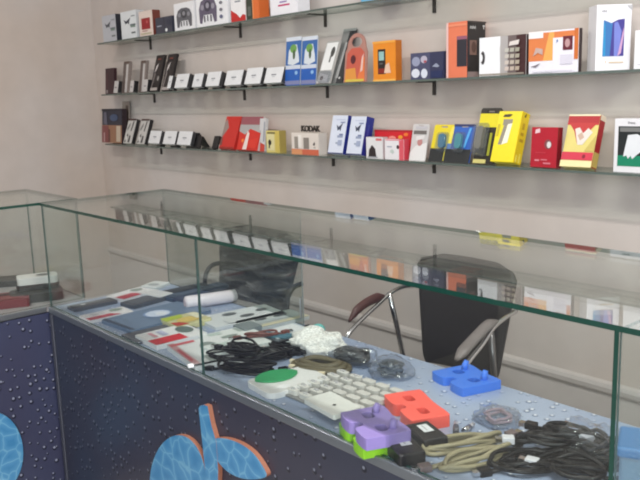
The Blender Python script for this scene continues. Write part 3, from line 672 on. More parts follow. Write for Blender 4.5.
carton('cable_pack', 'black and white striped pack, left of the two', 'pack', 123.5, 131.5, 122, 146.5, 'bot', (196, 194, 190), zeb, d=0.025, y=-0.135, lean=0.34, side=(34, 32, 34))
carton('cable_pack', 'black and white striped pack, right of the two', 'pack', 136.5, 144.5, 122, 147, 'bot', (196, 194, 190), zeb, d=0.025, y=-0.135, lean=0.34, side=(34, 32, 34))
redw = [('p', [(0, .3), (.35, .66), (.1, .92), (0, .8)], (150, 128, 122)), ('r', 0, 0, 1, .06, (150, 34, 26)), ('p', [(.0, .1), (.16, .1), (.12, .34), (0, .36)], (120, 72, 66))]
carton('cable_pack', 'red pack with a grey picture beside the empty easel', 'pack', 219, 233.5, 118, 150.5, 'bot', (198, 42, 34), redw, d=0.02, y=-0.13, lean=0.36, side=(190, 36, 30))
red2 = [('r', 0, .72, 1, 1, (150, 84, 92)), ('p', [(0, .56), (.3, .46), (.5, .64), (1, .52), (1, .76), (0, .76)], (172, 168, 166)), ('p', [(.28, .02), (.48, .02), (.5, .5), (.4, .58)], (236, 220, 212)), ('e', .24, .28, .06, .05, (240, 130, 50)), ('e', .76, .22, .06, .05, (236, 110, 90)), ('p', [(.5, .06), (.9, .06), (1, .4), (.6, .3)], (214, 52, 36))]
carton('cable_pack', 'red pack with grey top and a white diagonal stripe', 'pack', 236.5, 257.5, 117.5, 151, 'bot', (208, 46, 34), red2, d=0.02, y=-0.13, lean=0.28, side=(200, 190, 188))
carton('cable_pack', 'narrow white pack with red foot behind the red packs', 'pack', 258.5, 264.5, 118, 151, 'bot', (206, 204, 204), [('p', [(0, 0), (1, 0), (1, .2), (0, .3)], (196, 70, 56)), ('r', .7, .3, .9, .9, (150, 152, 160))], d=0.015, y=-0.115, lean=0.12)
carton('accessory_box', 'small pale yellow box with a black dot', 'box', 266.8, 280, 128.5, 150.5, 'bot', (216, 200, 122), [('r', .06, .1, .62, .84, (224, 214, 160)), ('e', .28, .46, .12, .13, (36, 32, 30)), ('r', .1, .86, .7, .93, (110, 100, 60)), ('r', .7, .02, 1, .98, (208, 186, 92)), ('r', .2, .2, .28, .4, (60, 56, 48))], d=0.04, y=-0.12, side=(170, 150, 80))
# white and orange box with a dark header
kx = carton('battery_box', 'white and orange box with dark headline lettering on top', 'box', 292, 319, 131, 152.5, 'bot', (226, 216, 206), [('r', 0, 0, 1, .24, (206, 104, 76)), ('r', 0, 0, .4, .22, (220, 150, 104)), ('r', .12, .26, .26, .82, (152, 144, 134)), ('r', .46, .26, .66, .78, (138, 130, 122)), ('p', [(.80, .46), (.86, .6), (.88, .48), (.84, .42)], (70, 66, 64)), ('r', .82, .3, .9, .36, (186, 180, 172)), ('r', .27, .3, .40, .9, (240, 234, 226))], d=0.05, y=-0.12)
hx, hw, hh = solve_box(300, 318, 124.5, 131, -0.10, SHELF['bot'], 0)
cu = bpy.data.curves.new('header_letters', 'FONT'); cu.body = 'KODAK'; cu.size = 0.036; cu.extrude = 0.002; cu.offset = 0.0012; cu.materials.append(mat((40, 34, 30), 0.5))
to = bpy.data.objects.new('header_letters', cu); COL.objects.link(to); to.parent = kx
to.rotation_euler = (PI/2, 0, 0); to.location = (-0.028, 0.004, on_y(305, 131, -0.12).z-SHELF['bot']-0.0015)
font_mesh(to)
blu = [('r', 0, 0, 1, .03, (60, 66, 110)), deer(.55, .66, .20, (60, 66, 86)), ('r', .30, .87, .9, .90, (196, 202, 222)), ('r', .50, .42, .86, .48, (150, 160, 186)), ('r', .62, .48, .86, .52, (110, 122, 156)), ('r', .46, .26, .86, .30, (150, 160, 180)), ('r', .6, .22, .86, .36, (160, 170, 196)), ('r', .6, .80, .9, .83, (130, 140, 176))]
for lab, u0, u1 in (('white carton with dark motif and blue side, left of the pair', 327.5, 342.5), ('white carton with dark motif and blue side, right of the pair', 346, 361)):
    carton('phone_carton', lab, 'box', u0, u1, 114, 152.5, 'bot', (216, 222, 236), blu, d=0.045, y=-0.13, lean=0.24, side=(34, 44, 128), right=[('r', 0, 0, 1, 1, (38, 50, 138)), ('r', .3, .2, .5, .8, (58, 72, 156))])
# red box pack behind two small white packs
carton('retail_pouch', 'wide bright red pouch behind two small white packs', 'pack', 373, 410, 128.5, 156, 'bot', (204, 30, 42), [('r', 0, .93, 1, 1, (170, 30, 36)), ('e', .50, .70, .10, .08, (240, 150, 140)), ('e', .72, .74, .06, .07, (236, 160, 50)), ('e', .86, .84, .06, .06, (232, 120, 50)), ('r', .3, .4, .9, .5, (214, 48, 56))], d=0.02, y=-0.075, lean=0.12, side=(180, 24, 34))
carton('charger_box', 'small white pack with a black picture in front of the red pouch', 'box', 366.5, 383, 137, 158.5, 'bot', (228, 226, 226), [('p', [(.15, .1), (.62, .1), (.56, .46), (.36, .64), (.18, .4)], (46, 38, 40)), ('r', .6, .84, .95, .95, (214, 120, 120)), ('r', .1, .04, .7, .1, (160, 160, 166))], d=0.03, y=-0.135, side=(200, 190, 190))
carton('charger_box', 'small white pack with red right edge and black dot', 'box', 385, 404, 138, 158.5, 'bot', (236, 232, 234), [('r', .76, 0, 1, 1, (222, 92, 104)), ('e', .70, .62, .07, .1, (48, 40, 46)), ('r', .06, .93, .9, .98, (232, 140, 150)), ('e', .4, .4, .1, .1, (196, 206, 200)), ('r', .14, .6, .4, .66, (176, 180, 190))], d=0.03, y=-0.13, side=(206, 60, 76))
blister('cable_pack', 'white and silver pouch between the red pouch and yellow blister', 'pack', 409, 425, 121.5, 158, 'bot', (206, 202, 200), [('p', [(0, .0), (1, 0), (1, .5), (.3, .4), (0, .2)], (228, 226, 224)), ('e', .55, .50, .16, .10, (190, 134, 130)), ('r', .1, .72, .9, .82, (110, 104, 100)), ('r', .2, .86, .9, .94, (196, 192, 196)), ('p', [(.3, .54), (.8, .6), (.8, .7), (.3, .66)], (226, 222, 220))], None, None, y=-0.115, lean=0.2)
blister('flash_drive_pack', 'yellow topped black blister card with a blue stick', 'pack', 428, 448, 121.5, 159, 'bot', (226, 204, 28), [('r', 0, 0, 1, .36, (30, 34, 36)), ('p', [(.62, .36), (1, .36), (1, .95), (.9, .95)], (238, 222, 90)), ('r', .72, .04, .76, .34, (196, 186, 60)), ('r', .8, .36, 1, .5, (96, 128, 180))], (.34, .26, .84, .80, 0.02), (.44, .36, .74, .74, (58, 122, 150), .18), y=-0.13, lean=0.30)
blister('flash_drive_pack', 'blue topped black blister card with a blue stick', 'pack', 447.5, 468.5, 120.5, 159.5, 'bot', (36, 92, 180), [('r', 0, 0, 1, .36, (28, 32, 34)), ('r', 0, .94, 1, 1, (30, 44, 96)), ('p', [(.58, .4), (.7, .4), (.86, .9), (.76, .9)], (86, 170, 230))], (.14, .26, .66, .80, 0.02), (.26, .36, .56, .74, (52, 150, 160), .12), y=-0.13, lean=0.30)
blister('charger_pack', 'tall black blister card with yellow band and clear bubble', 'pack', 472.5, 493, 104.5, 161, 'bot', (36, 32, 24), [('r', 0, .66, .98, .90, (228, 212, 30)), ('r', 0, .02, .62, .09, (206, 196, 120)), ('r', .62, .16, .74, .56, (160, 160, 40)), ('r', .1, .3, .5, .6, (92, 88, 70))], (-.02, .14, .56, .74, 0.03), (.14, .26, .42, .66, (128, 124, 112), 0), y=-0.13, lean=0.26)
carton('charger_carton', 'bright yellow carton with a silver charger picture', 'box', 490, 513, 111, 162, 'bot', (240, 220, 26), [('p', [(.20, .34), (.38, .34), (.46, .72), (.66, .76), (.66, .84), (.26, .84), (.26, .72), (.32, .72)], (146, 138, 122)), ('p', [(.36, .34), (.6, .38), (.66, .76), (.48, .74)], (244, 238, 214)), ('p', [(.22, .88), (.5, .88), (.62, .93), (.5, .94), (.26, .93)], (60, 52, 20)), ('r', .06, .5, .16, .74, (200, 180, 30))], d=0.045, y=-0.138, lean=0.30, side=(232, 200, 22),
       right=[('p', [(.3, .9), (.5, .9), (.55, .97), (.45, .97)], (70, 60, 20)), ('r', .2, .42, .7, .48, (190, 150, 20)), ('r', .2, .54, .6, .6, (190, 150, 20)), ('r', .25, .66, .55, .78, (196, 156, 20)), ('r', .1, .02, .24, .16, (250, 240, 120)), ('r', .5, .02, .64, .2, (250, 240, 120))])
carton('accessory_carton', 'red carton with white corner mark and a round earbud picture', 'box', 530, 556, 123.5, 164, 'bot', (178, 28, 46), [('p', [(.14, .84), (.34, .87), (.32, .97), (.16, .94)], (232, 196, 200)), ('e', .66, .58, .14, .12, (130, 72, 76)), ('e', .70, .57, .08, .08, (222, 214, 212)), ('r', .18, .16, .36, .2, (222, 140, 150)), ('r', .42, .18, .66, .21, (216, 120, 132)), ('r', .52, .09, .8, .13, (214, 120, 132)), ('r', .2, .36, .6, .38, (196, 60, 74))], d=0.03, y=-0.135, lean=0.06, side=(132, 22, 34))
g = carton('charger_carton', 'red and gold carton with a pale heart shaped picture', 'box', 560, 591, 113, 165.5, 'bot', (222, 206, 122), [('r', 0, .80, 1, .97, (176, 36, 42)), ('r', 0, .97, 1, 1, (238, 228, 190)), ('p', [(0, .8), (.1, .8), (.26, .68), (.42, .44), (.66, .62), (.9, .8), (1, .8), (1, .84), (0, .84)], (190, 50, 50)), ('p', [(.28, .72), (.44, .42), (.6, .42), (.86, .66), (.7, .74), (.56, .64), (.42, .75)], (226, 216, 206)), ('p', [(.4, .6), (.5, .5), (.62, .56), (.52, .66)], (200, 170, 150)), ('r', 0, .13, 1, .28, (208, 54, 76)), ('e', .72, .2, .05, .04, (130, 20, 40)), ('r', 0, 0, 1, .12, (240, 226, 170)), ('p', [(.7, .3), (1, .3), (1, .62)], (200, 180, 96))], d=0.032, y=-0.135, lean=0.30, side=(164, 26, 36), right=[('r', 0, .02, 1, .3, (196, 170, 90)), ('r', 0, .9, 1, 1, (232, 214, 190))])
carton('charger_carton', 'white carton with a white plug on a black and green picture', 'box', 613, 655, 116.5, 171, 'bot', (228, 226, 228), [('r', .1, .12, .92, .86, (36, 40, 40)), ('r', .1, .12, .92, .32, (28, 132, 98)), ('r', .14, .76, .86, .84, (120, 120, 118)), ('p', [(.24, .30), (.34, .70), (.56, .72), (.84, .60), (.84, .5), (.60, .36), (.46, .26), (.42, .32), (.36, .26), (.32, .32)], (224, 226, 228)), ('t', 'Prime', .33, .905, .045, (96, 90, 96)), ('r', .74, .14, .8, .28, (190, 220, 206))], d=0.06, y=-0.13)

# ------------------------------------------------------------------ goods lying in the long counter, left to right
RED = (196, 52, 62)
wr = [('r', 0, 0, .95, .34, (196, 62, 76)), ('e', .74, .66, .16, .18, (140, 150, 138)), ('r', .06, .62, .4, .70, (200, 200, 204)), ('r', .06, .78, .3, .84, (190, 176, 180))]
flat('blister_card', 'white and red card at the left end of the deck, nearest the glass', 'card', (79, 319), (90, 324), (121, 309), 0.010, (224, 220, 222), [('p', [(.62, 0), (1, 0), (1, .72), (.62, .56)], (190, 70, 84)), ('e', .3, .76, .2, .15, (140, 152, 140)), ('r', .1, .2, .4, .5, (204, 202, 206))])
flat('blister_card', 'white and red card further back at the left end', 'card', (106, 299.5), (124, 303), (145, 291), 0.012, (222, 218, 220), [('p', [(.5, 0), (1, 0), (1, .6), (.5, .5)], (186, 66, 80)), ('e', .3, .74, .2, .16, (130, 140, 130))])
flat('blister_card', 'small white card at the back of the left end', 'card', (140, 289), (156, 290.5), (166, 284.5), 0.010, (206, 210, 210), [('e', .5, .4, .3, .2, (150, 156, 158))])
flat('phone_box', 'dark phone box lying behind the first white and red card', 'box', (67, 309), (75, 312.5), (104, 298), 0.010, (78, 80, 86), [('r', .1, .1, .9, .9, (90, 92, 98)), ('e', .4, .3, .12, .06, (220, 220, 224))])
flat('phone_box', 'dark grey box between two white cards at the left', 'box', (120, 306), (134, 309.5), (152, 293), 0.012, (74, 78, 86), [('r', .1, .1, .9, .9, (88, 92, 100))])
flat('blister_card', 'thin white card leaning over the blue grey folder corner', 'card', (138, 297), (160, 301.5), (156, 294), 0.008, (214, 214, 216), dz=0.008)
for i, (a, b, c, colr) in enumerate((((150, 297), (160, 300.5), (186, 281), (44, 48, 56)), ((161, 299.5), (172, 302.5), (200, 281), (58, 74, 96)), ((172, 302), (181, 305.5), (206, 286), (46, 58, 86)))):
    flat('phone_case', ('black phone case, leftmost of three lying at the back left', 'slate blue phone case, middle of three at the back left', 'dark blue phone case by the white roll end')[i], 'phone case', a, b, c, 0.013, colr, [('r', .06, .05, .94, .95, tuple(x+12 for x in colr)), ('r', .1, .8, .9, .84, (120, 136, 158))], rnd=0.012)
flat('document_folder', 'flat blue grey folder with a pale oval mark', 'folder', (101, 323), (131, 334), (176, 302), 0.010, (104, 124, 150), [('e', .46, .52, .25, .16, (126, 150, 190)), ('e', .46, .52, .21, .13, (206, 216, 236)), ('e', .52, .54, .12, .06, (226, 230, 240)), ('r', .02, .02, .98, .05, (76, 92, 114))], rnd=0.008)
flat('phone_box', 'dark grey box under the front corner of the blue grey folder', 'box', (121, 337), (138, 345), (170, 319), 0.007, (90, 92, 100))
flat('blister_card', 'white card with a bright red lower edge by the front glass', 'card', (135, 340), (157, 350.5), (182, 327), 0.014, (226, 226, 226), [('r', .60, 0, 1, .62, (210, 40, 52)), ('e', .42, .80, .26, .15, (96, 112, 108)), ('r', .12, .18, .5, .26, (206, 150, 158)), ('r', .14, .34, .5, .46, (188, 190, 216))])
flat('retail_packet', 'yellow green packet beside the bright red edged card', 'pack', (160, 324.5), (178, 332), (199, 318), 0.016, (204, 200, 152), [('p', [(0, 0), (.4, 0), (.3, .5), (0, .6)], (176, 192, 60)), ('e', .6, .5, .25, .3, (218, 190, 104)), ('p', [(.6, 0), (1, 0), (1, .34), (.7, .2)], (186, 60, 44)), ('r', .1, .7, .7, .95, (222, 218, 190))], rnd=0.012)
flat('blister_card', 'white card with red lettered edge at the front glass joint', 'card', (167, 350), (196, 372), (219, 341), 0.014, (222, 224, 224), [('r', 0, 0, .96, .13, (208, 160, 162)), ('p', [(.05, .02), (.14, .02), (.1, .5), (.02, .5)], (206, 96, 104)), ('e', .42, .62, .22, .18, (136, 146, 142)), ('r', .7, .3, .96, .6, (160, 168, 164)), ('r', .3, .03, .8, .08, (196, 80, 90))])
wl = [('r', .08, .7, .5, .78, (160, 172, 166)), ('e', .7, .40, .12, .2, (140, 152, 146)), ('r', .1, .15, .36, .4, (190, 204, 198))]
flat('blister_card', 'white card beneath the clear spotted sheet, right of the yellow packet', 'card', (198, 340), (214, 347.5), (240, 327), 0.011, (224, 228, 226), wl, dz=.0)
flat('blister_card', 'white card just right of the front glass joint', 'card', (203, 354), (216, 362), (243, 334), 0.010, (216, 222, 220), wl, dz=.0112)
flat('blister_card', 'white card right of the joint, under the black cable loop', 'card', (218, 358), (238, 368), (262, 336), 0.010, (220, 224, 224), wl)
flat('blister_card', 'white card with two grey marks, behind the black cables', 'card', (240, 350), (258, 357), (276, 338), 0.010, (214, 222, 220), wl)
flat('bubble_wrap_sheet', 'pale crumpled clear sheet with dark spots behind the white cards', 'sheet', (196, 321), (216, 331), (262, 306), 0.010, (208, 212, 214), [('e', .25, .4, .12, .1, (96, 102, 106)), ('e', .6, .55, .1, .1, (84, 88, 92)), ('e', .4, .82, .1, .08, (90, 94, 96)), ('e', .1, .12, .08, .07, (240, 240, 240)), ('r', .6, .2, .95, .3, (206, 210, 210))])
flat('blister_card', 'large pale card with a cream edge below the leather chair', 'card', (233, 325), (252, 333), (287, 311), 0.010, (190, 196, 194), [('r', .8, 0, 1, 1, (202, 196, 168)), ('e', .36, .7, .1, .12, (70, 76, 80)), ('e', .34, .36, .1, .1, (80, 84, 88)), ('r', .5, .2, .72, .8, (176, 184, 186))])
flat('charger_box', 'small white box with grey end, behind the white cards', 'box', (233, 330), (245, 335), (256, 328), 0.016, (206, 214, 214), side=(122, 132, 134))
flat('charger_box', 'larger white box with grey side near the cable end', 'box', (259, 339), (278, 346), (294, 330), 0.020, (212, 218, 220), [('r', .1, .1, .9, .9, (222, 226, 228))], side=(124, 132, 136))
# white roll
a, b = on_deck(188, 309), on_deck(234, 302)
dv = (b-a); Lr = dv.length; r = empty('wrapped_roll', ((a.x+b.x)/2, (a.y+b.y)/2, Z_DECK+0.021), math.atan2(dv.y, dv.x), 'white plastic wrapped roll lying by the glass joint', 'roll')
bm = bmesh.new(); N_ = 18; prof = [(-.5, .0), (-.5, .8), (-.48, 1), (.48, 1), (.5, .8), (.5, .0)]
rows = []
for t, q in prof: rows.append([bm.verts.new((t*Lr*1.1, math.cos(2*PI*k/N_)*0.021*max(q, .02), math.sin(2*PI*k/N_)*0.021*max(q, .02))) for k in range(N_)])
for i in range(len(rows)-1):
    for k in range(N_): bm.faces.new((rows[i][k], rows[i][(k+1) % N_], rows[i+1][(k+1) % N_], rows[i+1][k]))
obj('roll_body', bm, mat((222, 214, 220), 0.3, 0, 0.08, 60, bump=0.5), r, smooth=True)
bm = tube_bm([(-Lr*.55-0.001, math.cos(t)*0.010, math.sin(t)*0.010) for t in [2*PI*k/16 for k in range(16)]], 0.0025, 6, True); obj('core_ring', bm, mat((196, 180, 186), 0.5), r)

# cables ---------------------------------------------------------------
def plug(parent, p, d, L_, w, h, m, tip=None):
    d = Vector((d[0], d[1], 0)).normalized(); M = Matrix.Translation(Vector(p)) @ d.to_track_quat('X', 'Z').to_matrix().to_4x4()
    bm = bmesh.new(); add_box(bm, 0, L_, -w/2, w/2, 0, h, 0, M); o = obj('plug', bm, m, parent, bevel=0.0012)
    if tip is not None:
        bm = bmesh.new(); add_box(bm, L_, L_*1.55, -w*.36, w*.36, h*.2, h*.8, 0, M); obj('plug_tip', bm, tip, o)
def coil(label, cat, cu, cv, L_, W, ang, turns, r, m, z0, seed, jit=0.25, name='charging_cable', group=None, tails=((.5, .1), (-.5, -.1)), pm=None, tip=CHROME, pl=0.022, flat_h=None):
    """a cable folded into a long hank: loops of uneven length, two ends with plugs"""
    rnd = random.Random(seed); c = on_deck(cu, cv)
    root = empty(name, (c.x, c.y, Z_DECK+z0), ang, label, cat, group)
    pts = []; n = int(turns*10)
    for i in range(n+1):
        t = 2*PI*i/10; k = i//10; rr = random.Random(seed*31+k)
        a = L_/2*(1-jit*rr.random()); b = W/2*(1-jit*1.6*rr.random()); sh = (rr.random()-.5)*W*.4
        pts.append(Vector((a*math.cos(t)+(rnd.random()-.5)*jit*0.02, b*math.sin(t)+sh*math.sin(t*.5)+(rnd.random()-.5)*jit*0.02, r+r*1.6*(i/n)*turns*(0.5+0.3*math.sin(t*1.7+seed)))))
    e0 = Vector((tails[0][0]*L_, tails[0][1]*L_, r)); e1 = Vector((tails[1][0]*L_, tails[1][1]*L_, r))
    full = [e0, e0*0.6+pts[0]*0.4]+pts+[pts[-1]*0.4+e1*0.6, e1]
    P = catmull(full, 4)
    for p in P: p.z = max(p.z, r)
    obj('cord', tube_bm(P, r, 7), m, root)
    pm = pm or m
    plug(root, (e0.x, e0.y, 0), (e0-full[1]), pl, r*4.2, r*3, pm, tip); plug(root, (e1.x, e1.y, 0), (e1-full[-2]), pl, r*4.2, r*3, pm, tip)
    return root
BC = mat((8, 8, 12), 0.34, 0, 0.2, spec=0.3)
gB = None
W2 = mat((236, 238, 240), 0.35)
coil('black cable in a round loop with a white square plug by the front glass', 'cable', 228, 362, .11, .075, .9, 3.5, .0026, BC, 0.013, 3, tails=((-.72, -.55), (.35, .4)), pm=W2, tip=None, pl=.014)
coil('black cable hank heaped in front of the white cards', 'cable', 246, 371, .16, .075, .5, 6, .0034, BC, 0.0, 5, .35)
coil('black cable hank heaped behind the green leaf shaped card', 'cable', 262, 360, .17, .08, .95, 6, .0034, BC, 0.0, 8, .4)
coil('black cable hank on top of the dark heap', 'cable', 243, 360, .12, .07, .2, 5, .0032, BC, 0.022, 11, .4)
coil('black cable hank with a pale plug, right edge of the dark heap', 'cable', 287, 353, .12, .06, .3, 5, .003, BC, 0.006, 13, .4, pm=mat((206, 200, 196), 0.4))
coil('dark red brown cable lying over the black heap', 'cable', 262, 344, .11, .035, .95, 3, .0034, mat((112, 66, 60), 0.45), 0.020, 17, .3)
coil('teal grey cable lying behind the black heap', 'cable', 281, 343, .10, .035, .6, 3, .0032, mat((70, 112, 126), 0.4), 0.014, 19, .3)
bl = on_deck(274, 338); bl2 = on_deck(306, 331)
dv = bl2-bl; r = empty('charging_cable', (bl.x, bl.y, Z_DECK), math.atan2(dv.y, dv.x), 'thick short black lead pointing at the teal ball', 'cable')
obj('cord', tube_bm(catmull([(0, 0, .006), (.3*dv.length, .006, .006), (.6*dv.length, -.004, .007), (dv.length*.9, 0, .008)], 6), .0055, 8), BC, r); plug(r, (dv.length*.85, 0, 0.002), (1, 0.1), .034, .016, .013, BC, None)
# teal ball
p = on_deck(318.5, 335)
bm = bmesh.new(); bmesh.ops.create_uvsphere(bm, u_segments=20, v_segments=12, radius=0.019)
for v in bm.verts: v.co.z *= 0.85; v.co.x *= 1.06
tb = empty('earphone_case', (p.x, p.y, Z_DECK+0.016), 0, 'round teal ball shaped case at the back of the deck', 'case')
obj('shell', bm, mat((104, 186, 182), 0.4), tb, smooth=True)
obj('seam_band', tube_bm([(math.cos(t)*.0203, math.sin(t)*.0193, 0) for t in [2*PI*k/24 for k in range(24)]], .0008, 5, True), mat((70, 140, 140), .4), tb)

# crumpled bags ---------------------------------------------------------
def bag(name, label, px, py, sx, sy, sz, ang, m, seed, inner=None, amp=0.35, cat='bag'):
    c = on_deck(px, py); root = empty(name, (c.x, c.y, Z_DECK), ang, label, cat)
    bm = bmesh.new(); bmesh.ops.create_icosphere(bm, subdivisions=5, radius=1.0)
    off = Vector((seed*3.1, seed*1.7, seed*.9))
    for v in bm.verts:
        n = v.co.normalized(); s = 1+amp*(noise.noise(n*1.8+off))+amp*.55*abs(noise.noise(n*4.2+off))+amp*.10*noise.noise(n*9+off)
        q = n*s; z = max(q.z, -0.35)
        v.co = Vector((q.x*sx/2, q.y*sy/2, (z+.35)/1.35*sz))
    obj('film', bm, m, root, smooth=True)
    if inner: inner(root, sx, sy, sz)
    return root
def inner_cables(colr, r, n, seed):
    def f(root, sx, sy, sz):
        rr = random.Random(seed)
        for k in range(n):
            pts = []
            for i in range(14):
                t = 2*PI*i/14; a = sx*.30*(.7+.4*rr.random()); b = sy*.30*(.6+.5*rr.random())
                pts.append((a*math.cos(t), b*math.sin(t), r+sz*(.1+.5*k/n)+.1*sz*rr.random()))
            obj('cord', tube_bm(catmull(pts, 4, True), r, 6, True), mat(colr, .4), root)
    return f
bag('plastic_bag', 'crumpled milky white plastic bag in the middle of the deck', 318, 351, .145, .11, .055, .3, MILKY, 2, inner_cables((216, 206, 186), .005, 3, 4), .34)
bag('plastic_bag', 'clear bag of black leads behind the brown bracelet', 352, 363, .13, .07, .04, .5, BAG, 5, inner_cables((14, 14, 17), .007, 6, 9), .35)
bag('plastic_bag', 'clear bag of grey earphones at the back edge of the deck', 391, 375, .095, .085, .045, .4, BAG, 9, inner_cables((84, 90, 98), .004, 4, 3), .35)
bag('plastic_bag', 'small pinkish clear bag beside the pale cord ends', 498, 420, .085, .10, .022, .6, BAG, 14, inner_cables((176, 150, 160), .003, 2, 5), .4)
# brown olive bracelet of thick cord
c = on_deck(321, 370); r = empty('braided_cord', (c.x, c.y, Z_DECK), .45, 'olive brown thick cord coiled flat with pale ends', 'cord')
OL = mat((92, 84, 62), 0.5, 0, .25, 120, bump=.6)
for k in range(3):
    obj('loop', tube_bm([(.072*(1-.16*k)*math.cos(t), .038*(1-.2*k)*math.sin(t), .008+.006*k+.002*math.sin(3*t+k)) for t in [2*PI*i/40 for i in range(40)]], .008, 8, True), OL, r)
for (x, y) in ((-.080, .014), (-.066, -.022), (.02, -.044)): obj('cord_end', box_bm(x-.009, x+.009, y-.005, y+.005, 0.004, .014), mat((220, 206, 176), .4), r, bevel=.002)
# white tray with the green leaf card
flat('foam_tray', 'white foam tray under the green leaf shaped card', 'tray', (245, 386), (270, 401), (312, 374), 0.014, (222, 222, 220), [('e', .8, .3, .12, .1, (236, 236, 236))], rnd=.02, part='tray_body')
ga, gb_ = on_z(255, 381, Z_DECK+.016), on_z(297, 371, Z_DECK+.016); dv = gb_-ga; Lg = dv.length
r = empty('leaf_card', ((ga.x+gb_.x)/2, (ga.y+gb_.y)/2, Z_DECK+.0145), math.atan2(dv.y, dv.x), 'bright green leaf shaped card on the white foam tray', 'card')
top_ = [(Lg/2*math.cos(t), .036*math.sin(t)*abs(math.sin(t))**.35) for t in [2*PI*i/32 for i in range(32)]]
obj('card', prism_bm([top_], 0, .004), mat((44, 150, 92), .4), r, bevel=.001)
# tray of small grey adapters
x0, x1, y0, y1 = -1.300, -1.088, -1.385, -1.200
r = empty('adapter_tray', ((x0+x1)/2, (y0+y1)/2, Z_DECK), 0.02, 'flat tray of small pale grey adapters in rows', 'tray')
W_, L_ = x1-x0, y1-y0
obj('tray_base', box_bm(-W_/2, W_/2, -L_/2, L_/2, 0, .006), mat((128, 128, 126), .5), r, bevel=.002)
GA = mat((206, 204, 198), .35); GA2 = mat((150, 150, 146), .4)
for i in range(5):
    for j in range(6):
        wide = i >= 2
        cw_ = W_/5*.84; cl_ = L_/6*(.62 if wide else .52)
        xc = -W_/2+W_/5*(i+.5); yc = -L_/2+L_/6*(j+.5)
        bm = prism_bm([rrect(xc-cw_/2, yc-cl_/2, xc+cw_/2, yc+cl_/2, cl_*.45)], .006, .016)
        o = obj('adapter', bm, GA, r, bevel=.003, seg=3)
        if not wide:
            bm = bmesh.new(); add_box(bm, xc-cw_*.2, xc+cw_*.2, yc-cl_*.22, yc+cl_*.22, .016, .0195); obj('connector', bm, mat((232, 232, 232), .25, .6), o, bevel=.001)
flat('blister_card', 'white card with a single black dot at the front glass', 'card', (304, 410.5), (334, 428), (352, 414), 0.010, (222, 222, 216), [('e', .62, .45, .035, .06, (40, 40, 42))], dz=.0165)

# moulded phone holders ---------------------------------------------------
def holder(label, ctrpx, L_, W, ang, col, z0, prong=None, name='phone_holder', hgt=.026, slots=True, dark=None, hs=((-.24, .0), (.24, .0))):
    c = on_z(ctrpx[0], ctrpx[1], Z_DECK+z0); m = mat(col, .42, 0, .05)
    root = empty(name, (c.x, c.y, Z_DECK+z0), ang, label, 'phone holder')
    # two lobes joined by a waist, each lobe with a slot through it
    out = catmull([(-L_*.5, -W*.35, 0), (-L_*.46, -W*.5, 0), (-L_*.12, -W*.5, 0), (-L_*.06, -W*.30, 0), (L_*.06, -W*.30, 0), (L_*.12, -W*.5, 0), (L_*.46, -W*.5, 0), (L_*.5, -W*.35, 0),
                   (L_*.5, W*.35, 0), (L_*.44, W*.5, 0), (0, W*.46, 0), (-L_*.44, W*.5, 0), (-L_*.5, W*.35, 0)], 4, True)
    loops = [[(p.x, p.y) for p in out]]
    if slots:
        for sx, sy in hs: loops.append(rrect(sx*L_-L_*.11, sy*W-W*.12, sx*L_+L_*.11, sy*W+W*.12, W*.09))
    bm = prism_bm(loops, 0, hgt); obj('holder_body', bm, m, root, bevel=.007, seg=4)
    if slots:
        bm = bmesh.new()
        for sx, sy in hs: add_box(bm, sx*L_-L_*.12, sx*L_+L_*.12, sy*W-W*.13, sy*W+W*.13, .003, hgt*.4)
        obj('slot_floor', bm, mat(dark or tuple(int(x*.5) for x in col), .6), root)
    if prong:
        for sx in (-1, 1):
            P = [(sx*L_*.30, W*.20, hgt-.004), (sx*L_*.30, W*.22, hgt+prong*.5), (sx*L_*.29, W*.26, hgt+prong)]
            obj('prong', tube_bm(P, [.0085, .0075, .006], 12), m, root, bevel=.0)
    return root
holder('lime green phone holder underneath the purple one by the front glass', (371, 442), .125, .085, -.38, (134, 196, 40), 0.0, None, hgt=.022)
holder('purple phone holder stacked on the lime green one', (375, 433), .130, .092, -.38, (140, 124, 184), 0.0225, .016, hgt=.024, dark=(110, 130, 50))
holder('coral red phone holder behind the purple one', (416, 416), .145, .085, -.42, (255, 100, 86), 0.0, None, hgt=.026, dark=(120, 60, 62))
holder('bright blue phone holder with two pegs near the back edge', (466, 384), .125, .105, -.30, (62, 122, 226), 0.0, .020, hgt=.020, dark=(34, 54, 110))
# two black power bricks with white stickers
for lab, px, ang in (('black power brick with a white sticker, nearest the front glass', (404, 457), -.42), ('black power brick behind the front one, by the coral red holder', (426, 443), -.35)):
    c = on_deck(*px); r = empty('power_adapter', (c.x, c.y, Z_DECK), ang, lab, 'adapter')
    obj('housing', box_bm(-.040, .040, -.026, .026, 0, .026), BLACK, r, bevel=.004, seg=3)
    art(r, [('r', .2, .35, .62, .75, (222, 224, 226)), ('r', .25, .5, .55, .54, (150, 150, 156))], .08, .052, 'top', .026, 'sticker')
